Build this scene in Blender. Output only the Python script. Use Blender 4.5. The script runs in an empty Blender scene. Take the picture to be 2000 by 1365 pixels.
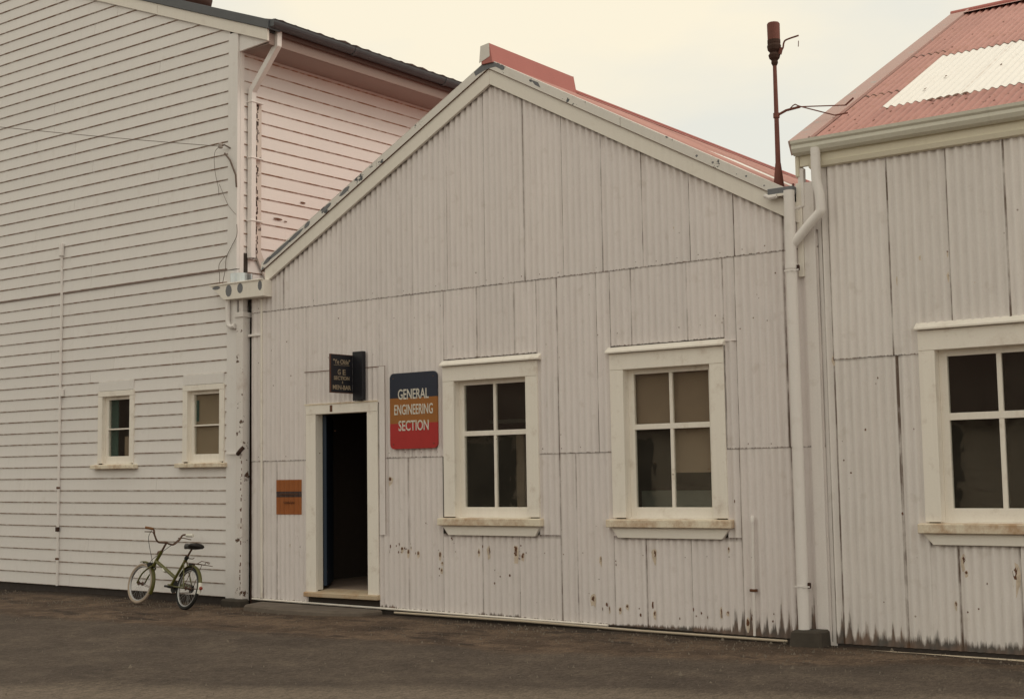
import bpy, math, random
from mathutils import Vector, Matrix
random.seed(7)
scene = bpy.context.scene
C = scene.collection
PI = math.pi

# ------------------------------------------------------------------ camera
cam = bpy.data.cameras.new('camera'); camo = bpy.data.objects.new('camera', cam); C.objects.link(camo)
cam.lens = 36*2681.5/2000; cam.sensor_width = 36; cam.sensor_fit = 'HORIZONTAL'
cam.clip_start = .05; cam.clip_end = 2000
F_, PIT, ROL, YAW = 2681.5, .0875479, -.0119003, .6316624
F = Vector((-math.sin(YAW)*math.cos(PIT), math.cos(YAW)*math.cos(PIT), math.sin(PIT)))
R = Vector((math.cos(YAW), math.sin(YAW), 0)); U = R.cross(F)
R2 = R*math.cos(ROL)+U*math.sin(ROL); U2 = U*math.cos(ROL)-R*math.sin(ROL)
camo.matrix_world = Matrix(((R2.x, U2.x, -F.x, 0), (R2.y, U2.y, -F.y, 0), (R2.z, U2.z, -F.z, 1.6), (0, 0, 0, 1)))
scene.camera = camo

# ------------------------------------------------------------------ world: flat bright overcast
SUN_EL, SUN_AZ = math.radians(48), math.radians(80)      # azimuth from +Y towards +X
world = bpy.data.worlds.new('World'); scene.world = world; world.use_nodes = True
wn = world.node_tree; wn.nodes.clear()
def WN(t, **k):
    n = wn.nodes.new(t)
    for a, b in k.items(): setattr(n, a, b)
    return n
wo = WN('ShaderNodeOutputWorld'); bg = WN('ShaderNodeBackground'); sky = WN('ShaderNodeTexSky')
sky.sky_type = 'NISHITA'; sky.sun_disc = False; sky.sun_elevation = SUN_EL; sky.sun_rotation = SUN_AZ
sky.air_density = 1.5; sky.dust_density = 4
sc = WN('ShaderNodeVectorMath', operation='SCALE'); sc.inputs['Scale'].default_value = .08
tc = WN('ShaderNodeTexCoord'); mp = WN('ShaderNodeMapping'); mp.inputs['Scale'].default_value = (2.0, 2.0, 5)
nz = WN('ShaderNodeTexNoise'); nz.inputs['Scale'].default_value = 1.3; nz.inputs['Detail'].default_value = 8
rp = WN('ShaderNodeValToRGB'); rp.color_ramp.elements[0].position = .40; rp.color_ramp.elements[1].position = .60
rp.color_ramp.elements[0].color = (.86, .85, .765, 1); rp.color_ramp.elements[1].color = (1.04, .945, .74, 1)
mx = WN('ShaderNodeMixRGB'); mx.inputs[0].default_value = .93
L_ = wn.links.new
L_(tc.outputs['Generated'], mp.inputs[0]); L_(mp.outputs[0], nz.inputs[0]); L_(nz.outputs[0], rp.inputs[0])
L_(sky.outputs[0], sc.inputs[0]); L_(sc.outputs[0], mx.inputs[1]); L_(rp.outputs[0], mx.inputs[2])
L_(mx.outputs[0], bg.inputs[0]); bg.inputs[1].default_value = 1.0; L_(bg.outputs[0], wo.inputs[0])

sl = bpy.data.lights.new('sun', 'SUN'); sl.energy = .75; sl.angle = math.radians(22); sl.color = (1, .86, .74)
so = bpy.data.objects.new('sun', sl); C.objects.link(so)
sd = Vector((math.sin(SUN_AZ)*math.cos(SUN_EL), math.cos(SUN_AZ)*math.cos(SUN_EL), math.sin(SUN_EL)))
so.rotation_euler = sd.to_track_quat('Z', 'Y').to_euler(); so.location = (20, 5, 30)

scene.view_settings.view_transform = 'Standard'; scene.view_settings.look = 'None'
scene.view_settings.exposure = 0.0; scene.view_settings.gamma = 1; scene.view_settings.use_curve_mapping = False
scene.render.engine = 'CYCLES'

# ------------------------------------------------------------------ materials
def newmat(name):
    m = bpy.data.materials.new(name); m.use_nodes = True; nt = m.node_tree; nt.nodes.clear()
    o = nt.nodes.new('ShaderNodeOutputMaterial'); b = nt.nodes.new('ShaderNodeBsdfPrincipled')
    nt.links.new(b.outputs[0], o.inputs[0]); return m, nt, b
class NT:
    def __init__(s, nt): s.nt = nt
    def n(s, t, **k):
        x = s.nt.nodes.new(t)
        for a, b in k.items(): setattr(x, a, b)
        return x
    def put(s, v, i):
        if isinstance(v, (int, float)): i.default_value = v
        elif isinstance(v, tuple): i.default_value = (*v, 1) if len(v) == 3 and i.type == 'RGBA' else v
        else: s.nt.links.new(v, i)
    def m(s, op, a, b=0., c=0., clamp=False):
        x = s.n('ShaderNodeMath', operation=op, use_clamp=clamp); s.put(a, x.inputs[0]); s.put(b, x.inputs[1]); s.put(c, x.inputs[2]); return x.outputs[0]
    def mix(s, f, a, b, bt='MIX'):
        x = s.n('ShaderNodeMixRGB', blend_type=bt); s.put(f, x.inputs[0]); s.put(a, x.inputs[1]); s.put(b, x.inputs[2]); return x.outputs[0]
    def noise(s, scale, detail=3, vec=None, mp=None, rough=.55):
        x = s.n('ShaderNodeTexNoise'); x.inputs['Scale'].default_value = scale; x.inputs['Detail'].default_value = detail; x.inputs['Roughness'].default_value = rough
        v = vec if vec is not None else s.n('ShaderNodeTexCoord').outputs['Object']
        if mp:
            q = s.n('ShaderNodeMapping'); q.inputs['Scale'].default_value = mp; s.nt.links.new(v, q.inputs[0]); v = q.outputs[0]
        s.nt.links.new(v, x.inputs['Vector']); return x.outputs['Fac']
    def ramp(s, f, p0, p1):
        return s.m('MULTIPLY', s.m('SUBTRACT', f, p0), 1/(p1-p0), clamp=True)
    def attr(s, name):
        return s.n('ShaderNodeAttribute', attribute_name=name).outputs['Fac']
def paint(name, col, rough=.6, var=.10, dirtshadec=(.10, .065, .042), streak=.35, rust=0., bump=.15, grain=(3, 3, 3), vec_scale=1., dirtshadek=1., spots=0., flake=0., flakec=(.10,.105,.115)):
    m, nt, b = newmat(name); g = NT(nt)
    big = g.noise(1.3, 4); fine = g.noise(60, 3); st = g.noise(1., 4, mp=(26, 26, 1.1)); mid = g.noise(7, 4)
    rnd = g.n('ShaderNodeObjectInfo').outputs['Random']
    v = g.m('ADD', g.m('MULTIPLY', g.m('SUBTRACT', big, .5), var*2.2), g.m('MULTIPLY', g.m('SUBTRACT', fine, .5), var*1.2))
    v = g.m('ADD', v, g.m('MULTIPLY', g.m('SUBTRACT', rnd, .5), var*.7)); v = g.m('ADD', v, 1.)
    c = g.mix(1, col, g.n('ShaderNodeCombineXYZ').outputs[0], 'MULTIPLY')
    comb = nt.nodes[-1] if False else None
    cx = g.n('ShaderNodeCombineXYZ'); [nt.links.new(v, cx.inputs[i]) for i in range(3)]
    c = g.mix(1., col, cx.outputs[0], 'MULTIPLY')
    s1 = g.m('MULTIPLY', g.m('POWER', st, 2.), g.ramp(big, .35, .75)); c = g.mix(g.m('MULTIPLY', s1, streak), c, (.30, .22, .15))
    c = g.mix(g.m('MULTIPLY', g.ramp(mid, .60, .72), streak*.35), c, (.33, .25, .16))
    if flake:
        fl = g.ramp(g.noise(flake, 5, rough=.65), .62, .635); c = g.mix(fl, c, flakec)
    if rust: c = g.mix(g.m('MULTIPLY', g.ramp(g.noise(3.5, 7, rough=.72), .44 if rust > .5 else .54, .66 if rust > .5 else .72), rust), c, (.40, .21, .095) if rust > .5 else (.32, .15, .07))
    if spots:
        vo = g.n('ShaderNodeTexVoronoi'); vo.inputs['Scale'].default_value = 9 if spots < .055 else 6; nt.links.new(g.n('ShaderNodeTexCoord').outputs['Object'], vo.inputs['Vector'])
        sel = g.m('GREATER_THAN', g.n('ShaderNodeSeparateColor').outputs[0], 1 - spots)
        sep = [x for x in nt.nodes if x.type == 'SEPARATE_COLOR'][-1]; nt.links.new(vo.outputs['Color'], sep.inputs[0])
        d = g.m('SUBTRACT', 1., g.ramp(vo.outputs['Distance'], .03, .10 if spots < .055 else .17))
        c = g.mix(g.m('MULTIPLY', g.m('MULTIPLY', d, sel), .75), c, (.14, .07, .04))
    d = g.m('MULTIPLY', g.attr('dirt'), g.m('ADD', .34, g.m('MULTIPLY', g.ramp(g.noise(2.6, 5, mp=(3, 3, 1.), rough=.65), .38, .62), 1.0)), clamp=True)  # dirt attribute: grime plus shade painted into seams and grooves
    c = g.mix(g.m('MULTIPLY', d, dirtshadek, clamp=True), c, dirtshadec)
    hg = g.attr('hgt'); am = g.attr('amp')
    k = g.m('MULTIPLY', am, g.m('ADD', .25, g.m('MULTIPLY', g.noise(2.2, 5, mp=(9, 9, 2), rough=.7), 1.5)))
    f = g.m('DIVIDE', g.m('SUBTRACT', g.m('SUBTRACT', k, hg), .003), g.m('ADD', g.m('MULTIPLY', am, .5), .003), clamp=True)
    c = g.mix(g.m('MULTIPLY', f, .88), c, g.mix(g.ramp(g.noise(5, 4), .42, .62), (.040, .029, .021), (.15, .080, .045)))  # amp fringe: damp at the base, rust and painted overlap shade at laps
    nt.links.new(c, b.inputs['Base Color']); b.inputs['Roughness'].default_value = rough
    b.inputs['Specular IOR Level'].default_value = .3
    bp = g.n('ShaderNodeBump'); bp.inputs['Strength'].default_value = bump; bp.inputs['Distance'].default_value = .004
    nt.links.new(g.noise(25, 5, mp=grain), bp.inputs['Height']); nt.links.new(bp.outputs[0], b.inputs['Normal'])
    return m
def plain(name, col, rough=.6, metal=0., var=.15, nscale=12, spec=.4):
    m, nt, b = newmat(name); g = NT(nt)
    v = g.m('ADD', 1., g.m('MULTIPLY', g.m('SUBTRACT', g.noise(nscale, 4), .5), var*2))
    cx = g.n('ShaderNodeCombineXYZ'); [nt.links.new(v, cx.inputs[i]) for i in range(3)]
    nt.links.new(g.mix(1., col, cx.outputs[0], 'MULTIPLY'), b.inputs['Base Color'])
    b.inputs['Roughness'].default_value = rough; b.inputs['Metallic'].default_value = metal; b.inputs['Specular IOR Level'].default_value = spec
    return m
M = {}
M['board'] = paint('weatherboard paint', (.81, .78, .765), .6, .06, (.32, .195, .125), .22, grain=(1, 3, 8), bump=.2)
M['sideboard'] = paint('sheltered weatherboard paint', (.82, .77, .75), .6, .06, (.38, .20, .11), .10, grain=(3, 1, 8), bump=.2)
M['iron'] = paint('painted corrugated iron', (.82, .765, .755), .55, .09, (.10, .062, .045), .42, bump=.1, spots=.02)
M['iron2'] = paint('painted corrugated iron store', (.81, .765, .745), .55, .10, (.13, .09, .07), .42, bump=.1, spots=.05)
M['trim'] = paint('cream trim paint', (.89, .84, .77), .55, .06, (.25, .13, .06), .34, rust=.22, grain=(8, 8, 1), bump=.15)
M['trimsill'] = paint('weathered cream sill', (.84, .76, .62), .6, .10, (.25, .13, .06), .6, rust=.75, grain=(2, 8, 8))
M['wornsill'] = paint('worn threshold', (.52, .42, .30), .7, .14, (.2, .1, .05), .6, rust=.8)
M['barge'] = paint('barge board paint', (.83, .785, .72), .6, .06, (.17, .10, .06), .25, grain=(1, 8, 8))
M['cap'] = paint('peeling capping paint', (.76, .73, .69), .6, .08, (.12, .12, .13), .25, flake=4.2)
M['zinc'] = paint('bare weathered zinc', (.16, .165, .18), .5, .25, streak=.1)
M['fascia'] = paint('cream fascia', (.78, .73, .60), .55, .06, (.22, .13, .06), .25, grain=(1, 8, 8))
M['gutter'] = paint('grey green gutter', (.70, .685, .60), .5, .10, (.2, .15, .10), .25)
M['pipe'] = paint('downpipe paint', (.84, .80, .78), .5, .06, (.17, .08, .04), .25, bump=.05)
M['oldpipe'] = paint('rusty peeling downpipe', (.74, .70, .68), .6, .10, (.10, .055, .035), .35, rust=.25, flake=9, flakec=(.12, .07, .05))
M['peel'] = paint('peeling flashing', (.70, .62, .57), .6, .10, (.10, .065, .05), .4, flake=7, flakec=(.13, .10, .09))
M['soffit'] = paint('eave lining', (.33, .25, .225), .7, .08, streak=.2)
M['slate'] = plain('dark painted gutter', (.085, .09, .10), .45, var=.25, nscale=5)
M['tile'] = plain('brown concrete tile', (.10, .055, .045), .85, var=.3)
M['redroof'] = paint('faded red roof iron', (.52, .27, .235), .6, .16, (.13, .05, .04), .30, rust=.40, bump=.1, spots=.07)
M['redpatch'] = paint('darker red roof iron', (.47, .235, .205), .6, .20, (.10, .045, .035), .35, rust=.5, bump=.1, spots=.10)
M['redflash'] = paint('red flashing', (.44, .155, .135), .5, .10, (.13, .05, .04), .1, bump=.05)
M['pinkflash'] = paint('faded pink flashing', (.50, .34, .31), .6, .12, (.15, .06, .05), .4, bump=.05, flake=5, flakec=(.42, .37, .35))
M['whiteroof'] = paint('white roof iron', (.90, .88, .84), .5, .06, (.3, .2, .15), .25, bump=.05, spots=.03)
M['rustpole'] = plain('rust red pole', (.17, .06, .045), .7, var=.3)
M['darkrust'] = plain('dark rust', (.055, .028, .02), .9, var=.3)
M['rust'] = plain('rust spot', (.14, .065, .038), .9, var=.5, nscale=40)
M['stain'] = plain('rust stain', (.64, .54, .44), .8, var=.3, nscale=30)
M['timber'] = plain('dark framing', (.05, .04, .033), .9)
M['plinth'] = plain('dark foundation', (.055, .045, .04), .95, var=.3)
M['floor'] = plain('workshop floor', (.45, .34, .28), .8, var=.4, nscale=3)
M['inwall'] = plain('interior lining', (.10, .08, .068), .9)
M['blind'] = plain('brown holland blind', (.27, .205, .15), .9, var=.15, nscale=4)
M['paleblind'] = plain('pale brown blind', (.32, .25, .18), .9, var=.15, nscale=5)
M['greencurtain'] = plain('dark green curtain', (.03, .085, .075), .9)
M['bench'] = plain('pale green cabinet', (.36, .40, .36), .6)
M['benchtop'] = plain('dark bench top', (.04, .04, .04), .6)
M['navydoor'] = plain('navy blue door paint', (.010, .024, .05), .5)
M['concrete'] = plain('concrete', (.13, .105, .085), .95, var=.45, nscale=6)
M['darkconc'] = plain('stained concrete', (.06, .05, .04), .95, var=.4, nscale=8)
M['whitepipe'] = plain('cream water pipe', (.50, .42, .32), .5, var=.2)
M['galv'] = plain('galvanised steel', (.62, .66, .68), .32, .9, var=.2)
M['wire'] = plain('weathered cable', (.16, .12, .10), .9)
M['porcelain'] = plain('insulator', (.35, .30, .27), .4)
M['sign_navy'] = plain('sign navy', (.018, .024, .045), .45, var=.1)
M['sign_orange'] = plain('sign orange', (.33, .125, .025), .45, var=.1)
M['sign_red'] = plain('sign red', (.42, .026, .024), .45, var=.1)
M['letter'] = plain('white lettering', (.66, .62, .55), .5, var=.05)
M['blackboard'] = plain('black sign board', (.012, .012, .017), .5, var=.1)
M['oldletter'] = plain('faded sign lettering', (.30, .24, .17), .6, var=.4, nscale=50)
M['signedge'] = plain('red brown sign edge', (.10, .035, .02), .6)
M['orangeiron'] = plain('orange painted iron', (.33, .105, .025), .55, var=.18, nscale=9)
M['browniron'] = plain('dark brown painted band', (.045, .022, .017), .6, var=.3, nscale=30)
M['scrawl'] = plain('brown sign script', (.14, .05, .018), .6)
M['olive'] = plain('olive bicycle enamel', (.105, .10, .022), .3, var=.2)
M['blackrubber'] = plain('black rubber', (.018, .017, .016), .8)
M['creamtyre'] = plain('cream tyre', (.40, .32, .25), .7)
M['chrome'] = plain('dull chrome', (.45, .45, .45), .3, .9)
M['saddle'] = plain('black saddle vinyl', (.02, .018, .018), .45)
M['whiteplastic'] = plain('white mudguard tail', (.75, .73, .66), .4, var=.05)
M['reflector'] = plain('red reflector', (.25, .035, .02), .3)
M['orangegrip'] = plain('orange brown grip', (.20, .085, .03), .6)
M['steel'] = plain('rusty bicycle steel', (.14, .08, .055), .6, .5)
M['greencan'] = plain('green guard', (.03, .10, .05), .5)
M['creamfar'] = plain('opposite wall paint', (.78, .66, .52), .8)
M['redfar'] = plain('opposite roof paint', (.07, .028, .024), .8)
# glass
gm = bpy.data.materials.new('window glass'); gm.use_nodes = True; nt = gm.node_tree; nt.nodes.clear(); g = NT(nt)
o = g.n('ShaderNodeOutputMaterial'); tr = g.n('ShaderNodeBsdfTransparent'); gl = g.n('ShaderNodeBsdfGlossy'); gl.inputs['Roughness'].default_value = .015
di = g.n('ShaderNodeBsdfDiffuse'); di.inputs['Color'].default_value = (.5, .44, .36, 1)
ge = g.n('ShaderNodeNewGeometry'); dt = g.n('ShaderNodeVectorMath', operation='DOT_PRODUCT'); nt.links.new(ge.outputs['Incoming'], dt.inputs[0]); nt.links.new(ge.outputs['Normal'], dt.inputs[1])
frv = g.m('ADD', .045, g.m('MULTIPLY', .95, g.m('POWER', g.m('SUBTRACT', 1., g.m('ABSOLUTE', dt.outputs['Value'])), 5.)))
tr.inputs['Color'].default_value = (.95, .95, .93, 1)
bp = g.n('ShaderNodeBump'); bp.inputs['Strength'].default_value = .12; bp.inputs['Distance'].default_value = .01
nt.links.new(g.noise(3.2, 2), bp.inputs['Height']); nt.links.new(bp.outputs[0], gl.inputs['Normal'])
m1 = g.n('ShaderNodeMixShader'); nt.links.new(frv, m1.inputs[0]); nt.links.new(tr.outputs[0], m1.inputs[1]); nt.links.new(gl.outputs[0], m1.inputs[2])
m2 = g.n('ShaderNodeMixShader'); nt.links.new(g.m('MULTIPLY', g.noise(2.5, 5), .05), m2.inputs[0]); nt.links.new(m1.outputs[0], m2.inputs[1]); nt.links.new(di.outputs[0], m2.inputs[2])
nt.links.new(m2.outputs[0], o.inputs[0]); M['glass'] = gm
# ground
def ground_mat():
    m, nt, b = newmat('asphalt and dirt'); g = NT(nt)
    pos = g.n('ShaderNodeNewGeometry').outputs['Position']; sp = g.n('ShaderNodeSeparateXYZ'); nt.links.new(pos, sp.inputs[0])
    grit = g.noise(60, 3, pos, (1.3, .7, 1), .7); grit2 = g.noise(17, 7, pos, (1.5, .6, 1), .78); big = g.noise(.5, 6, pos, (.8, 1.2, 1), .6); mid = g.noise(1.7, 9, pos, (1.1, 1.0, 1), .68)
    edge = g.m('ADD', sp.outputs[1], g.m('MULTIPLY', g.m('SUBTRACT', g.noise(.45, 8, pos, None, .62), .5), 1.8))
    edge = g.m('SUBTRACT', edge, g.m('MULTIPLY', g.m('MAXIMUM', g.m('ADD', sp.outputs[0], 7.), 0.), .33))
    dirtm = g.ramp(edge, 9.35, 9.6)
    asp = g.mix(g.ramp(big, .38, .62), (.072, .056, .045), (.098, .077, .061))
    asp = g.mix(g.m('MULTIPLY', g.ramp(mid, .50, .62), .45), asp, (.130, .103, .079))
    asp = g.mix(g.m('MULTIPLY', g.ramp(mid, .46, .38), .35), asp, (.052, .041, .034))
    dirt = g.mix(g.ramp(mid, .42, .58), (.078, .054, .039), (.140, .098, .069))
    dk = g.ramp(g.noise(1.25, 9, pos, (.8, 1.9, 1), .72), .545, .60)
    dirt = g.mix(g.m('MULTIPLY', dk, .8), dirt, (.038, .028, .023))
    c = g.mix(dirtm, asp, dirt)
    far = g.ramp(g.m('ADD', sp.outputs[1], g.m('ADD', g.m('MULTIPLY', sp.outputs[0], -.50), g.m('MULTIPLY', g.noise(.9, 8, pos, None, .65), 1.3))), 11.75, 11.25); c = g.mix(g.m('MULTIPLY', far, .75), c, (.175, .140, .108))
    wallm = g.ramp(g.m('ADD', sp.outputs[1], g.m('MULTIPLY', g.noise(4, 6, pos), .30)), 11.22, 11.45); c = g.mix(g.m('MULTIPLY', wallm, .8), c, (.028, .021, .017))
    gv = g.m('ADD', .58, g.m('MULTIPLY', g.ramp(grit, .40, .60), .42)); gv = g.m('ADD', gv, g.m('MULTIPLY', g.ramp(grit2, .42, .58), .40))
    cx = g.n('ShaderNodeCombineXYZ'); [nt.links.new(gv, cx.inputs[i]) for i in range(3)]
    c = g.mix(1., c, cx.outputs[0], 'MULTIPLY')
    c = g.mix(g.m('MULTIPLY', g.ramp(g.noise(34, 3, pos, (1.5, .6, 1)), .70, .73), .6), c, (.26, .22, .18))
    nt.links.new(c, b.inputs['Base Color']); b.inputs['Roughness'].default_value = .93; b.inputs['Specular IOR Level'].default_value = .2
    bp = g.n('ShaderNodeBump'); bp.inputs['Strength'].default_value = .6; bp.inputs['Distance'].default_value = .012
    nt.links.new(g.m('ADD', grit, g.m('MULTIPLY', grit2, 1.5)), bp.inputs['Height']); nt.links.new(bp.outputs[0], b.inputs['Normal'])
    return m
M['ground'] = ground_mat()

# ------------------------------------------------------------------ mesh helpers
class MB:
    def __init__(s): s.v = []; s.f = []; s.at = {}; s.smooth = False
    def add(s, vs, fs, **at):
        o = len(s.v); s.v += [tuple(x) for x in vs]; s.f += [tuple(i+o for i in q) for q in fs]
        for k, vals in at.items(): s.at.setdefault(k, {}).update({o+i: x for i, x in enumerate(vals)})
        return s
    def box(s, x0, x1, y0, y1, z0, z1):
        return s.add([(x0,y0,z0),(x1,y0,z0),(x1,y1,z0),(x0,y1,z0),(x0,y0,z1),(x1,y0,z1),(x1,y1,z1),(x0,y1,z1)],
              [(0,3,2,1),(4,5,6,7),(0,1,5,4),(1,2,6,5),(2,3,7,6),(3,0,4,7)])
    def prism(s, prof, fn, a, b):   # prof: 2d points, fn(p,q,t)->xyz, extruded from a to b
        n = len(prof); vs = [fn(p, q, a) for p, q in prof]+[fn(p, q, b) for p, q in prof]
        return s.add(vs, [tuple(range(n))[::-1], tuple(range(n, 2*n))]+[(i, (i+1) % n, (i+1) % n+n, i+n) for i in range(n)])
    def tube(s, pts, r, n=10, caps=True, squash=None):
        pts = [Vector(p) for p in pts]; rr = r if isinstance(r, (list, tuple)) else [r]*len(pts)
        vs = []; up = None
        for i, p in enumerate(pts):
            t = (pts[min(i+1, len(pts)-1)]-pts[max(i-1, 0)]).normalized()
            if up is None: up = Vector((0, 0, 1)) if abs(t.z) < .9 else Vector((1, 0, 0))
            a = t.cross(up).normalized(); b_ = a.cross(t).normalized(); up = b_
            for k in range(n):
                an = 2*PI*k/n + (PI/4 if n == 4 else 0); vs.append(p+(a*math.cos(an)+b_*math.sin(an))*rr[i])
        fs = [(i*n+k, i*n+(k+1) % n, (i+1)*n+(k+1) % n, (i+1)*n+k) for i in range(len(pts)-1) for k in range(n)]
        s.add(vs, fs)
        if caps: s.add(vs[:n], [tuple(range(n))[::-1]]); s.add(vs[-n:], [tuple(range(n))])
        return s
    def lathe(s, prof, c, axis=(0, 0, 1), n=20):     # prof (r, h)
        ax = Vector(axis).normalized(); e = Vector((1, 0, 0)) if abs(ax.x) < .9 else Vector((0, 1, 0))
        a = ax.cross(e).normalized(); b_ = ax.cross(a); c = Vector(c); vs = []
        for r, h in prof:
            for k in range(n): an = 2*PI*k/n; vs.append(c+ax*h+(a*math.cos(an)+b_*math.sin(an))*r)
        m = len(prof)
        s.add(vs, [(i*n+k, i*n+(k+1) % n, (i+1)*n+(k+1) % n, (i+1)*n+k) for i in range(m-1) for k in range(n)])
        s.add(vs[:n], [tuple(range(n))[::-1]]); return s.add(vs[-n:], [tuple(range(n))])
    def torus(s, c, R_, r, fr_, n=40, m=8, a0=0, a1=2*PI, squash=1.):
        X, Y, Z = fr_; c = Vector(c); vs = []; full = abs(a1-a0-2*PI) < 1e-6; nn = n if full else n+1
        for i in range(nn):
            a = a0+(a1-a0)*i/n; d = X*math.cos(a)+Y*math.sin(a)
            for k in range(m): b_ = 2*PI*k/m; vs.append(c+d*(R_+r*math.cos(b_))+Z*r*squash*math.sin(b_))
        fs = [(i*m+k, i*m+(k+1) % m, ((i+1) % nn)*m+(k+1) % m, ((i+1) % nn)*m+k) for i in range(n) for k in range(m)]
        return s.add(vs, fs)
    def build(s, name, mat, parent=None, bevel=0., smooth=False, label=None, auto=None):
        me = bpy.data.meshes.new(name); me.from_pydata(s.v, [], s.f); me.update()
        for k, d in s.at.items():
            a = me.attributes.new(k, 'FLOAT', 'POINT'); a.data.foreach_set('value', [d.get(i, 0.) for i in range(len(s.v))])
        if smooth: me.polygons.foreach_set('use_smooth', [True]*len(me.polygons))
        for m_ in (mat if isinstance(mat, list) else [mat]): me.materials.append(m_)
        ob = bpy.data.objects.new(name, me); C.objects.link(ob)
        if parent: ob.parent = parent
        if bevel:
            bm = ob.modifiers.new('bevel', 'BEVEL'); bm.width = bevel; bm.segments = 1; bm.limit_method = 'ANGLE'; bm.angle_limit = math.radians(40)
        if label: ob['label'] = label
        return ob
def tag(o, label, cat, group=None):
    o['label'] = label; o['category'] = cat
    if group: o['group'] = group
    return o
def root(name, mat4, label, cat, group=None):
    e = bpy.data.objects.new(name, None); C.objects.link(e); e.matrix_world = mat4; e.empty_display_size = .3
    return tag(e, label, cat, group)
def frame(O, yaw, tilt):
    X = Vector((math.cos(yaw)*math.cos(tilt), math.sin(yaw)*math.cos(tilt), math.sin(tilt))); Y = Vector((-math.sin(yaw), math.cos(yaw), 0)); Z = X.cross(Y)
    return Matrix(((X.x, Y.x, Z.x, O[0]), (X.y, Y.y, Z.y, O[1]), (X.z, Y.z, Z.z, O[2]), (0, 0, 0, 1)))
FS = frame((-12.224, 11.417, .146), 0, .0054222)
FL = frame((-12.438, 11.387, .169), -.0194008, 0)
FR = frame((-4.953, 11.417, .092), -.0104252, .0054222)
def part(name, mat, parent, *a, bevel=.003, label=None): return MB().box(*a).build(name, mat, parent, bevel=bevel, label=label)

# corrugated sheet, 76 mm pitch
PITCH, AMP = .0762, .0100
def wave(t): return AMP*math.cos(2*PI*t/PITCH)
def corr(name, mat, parent, u0, u1, zb, zt, fn, off=0., seam=(.6, .3), amp=lambda u: .006, botback=True, ph=0., ed=.011, gk=.10):
    """fn(u, z, h) -> local xyz with h outwards; zb/zt numbers or functions of u"""
    b = MB(); n = max(4, int(round((u1-u0)/PITCH*8))); us = [u0+(u1-u0)*i/n for i in range(n+1)]
    us = sorted([us[0], u0+ed*.5, u0+ed]+us[1:-1]+[u1-ed, u1-ed*.5, us[-1]])
    Zb = zb if callable(zb) else (lambda u: zb); Zt = zt if callable(zt) else (lambda u: zt)
    vs = []; fs = []; D = []; H = []; A = []; rows = 4
    for i, u in enumerate(us):
        lo, hi = Zb(u), max(Zt(u), Zb(u)+.001); h = wave(u+ph)+off+AMP
        e = (seam[0] if u < u0+ed*.51 else 0)+(seam[1] if u > u1-ed*.51 else 0); am = amp(u)  # seam columns carry grime and the painted shadow of the lapped edge
        e = max(e, gk*(.5-.5*math.cos(2*PI*(u+ph)/PITCH)))  # troughs darkened: grime and rib shade painted into the colour
        # top tiny row darkened just under whatever covers the sheet
        for z, d, hh, q in ((lo, 1., h-.010, 0), (lo, 1., h, 0), (lo, e, h, 0), (lo+(hi-lo)*.5, e*random.uniform(.5, 1), h, 1), (hi-.045 if hi-lo > .08 else (lo+hi)/2, e, h, 1), (hi, max(e, .9), h, 1)):
            vs.append(fn(u, z, hh)); D.append(d); H.append(z-lo); A.append(am)
    r = 6
    for i in range(len(us)-1):
        for k in (0, 2, 3, 4): fs.append((i*r+k, (i+1)*r+k, (i+1)*r+k+1, i*r+k+1))
    b.add(vs, fs, dirt=D, hgt=H, amp=A)
    return b.build(name, mat, parent, smooth=True)
wallfn = lambda u, z, h: (u, -h, z)
def walls(parent, name, mat, u0, u1, w0, w1, v0, v1, holes):
    """core wall from butted boxes around rectangular holes"""
    holes = [(h[0]-.021, h[1]+.021, h[2]-.021, h[3]+.021) for h in holes]
    b = MB(); us = sorted({u0, u1}|{x for h in holes for x in h[:2]})
    for a, c in zip(us, us[1:]):
        hs = sorted([h for h in holes if h[0] <= a+1e-6 and h[1] >= c-1e-6], key=lambda h: h[2]); z = w0
        for h in hs:
            if h[2] > z: b.box(a, c, v0, v1, z, h[2])
            z = h[3]
        if z < w1: b.box(a, c, v0, v1, z, w1)
    return b.build(name, mat, parent)
def spots(parent, pts, name='rust_spots', mat='rust', off=.0):
    b = MB()
    if name == 'rust_spots':
        hb = MB()
        for u, w, r, asp in pts:
            if r < .009: continue
            n = 11; hb.add([(u, -(wave(u)+AMP+.0008), w-r*.6)]+[((x := u+math.cos(2*PI*k/n)*r*random.uniform(1.1, 1.6)), -(wave(x)+AMP+.0008), w-r*(.6 if math.sin(2*PI*k/n) < 0 else 0)+math.sin(2*PI*k/n)*r*asp*(random.uniform(1.2, 1.6) if math.sin(2*PI*k/n) > 0 else random.uniform(1.6, 3.2))) for k in range(n)], [(0, 1+k, 1+(k+1) % n) for k in range(n)])
        h_ = hb.build('rust_stains', M['stain'], parent); h_['kind'] = 'stuff'
    for u, w, r, asp in pts:
        n = 9; h = wave(u)+AMP+.0015+off; vs = [(u, -h, w)]
        for k in range(n):
            a = 2*PI*k/n; rr = r*random.uniform(.65, 1.15); x = u+math.cos(a)*rr; vs.append((x, -(wave(x)+AMP+.0015+off), w+math.sin(a)*rr*asp))
        b.add(vs, [(0, 1+k, 1+(k+1) % n) for k in range(n)])
    o = b.build(name, M[mat], parent); o['kind'] = 'stuff'; return o

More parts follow.
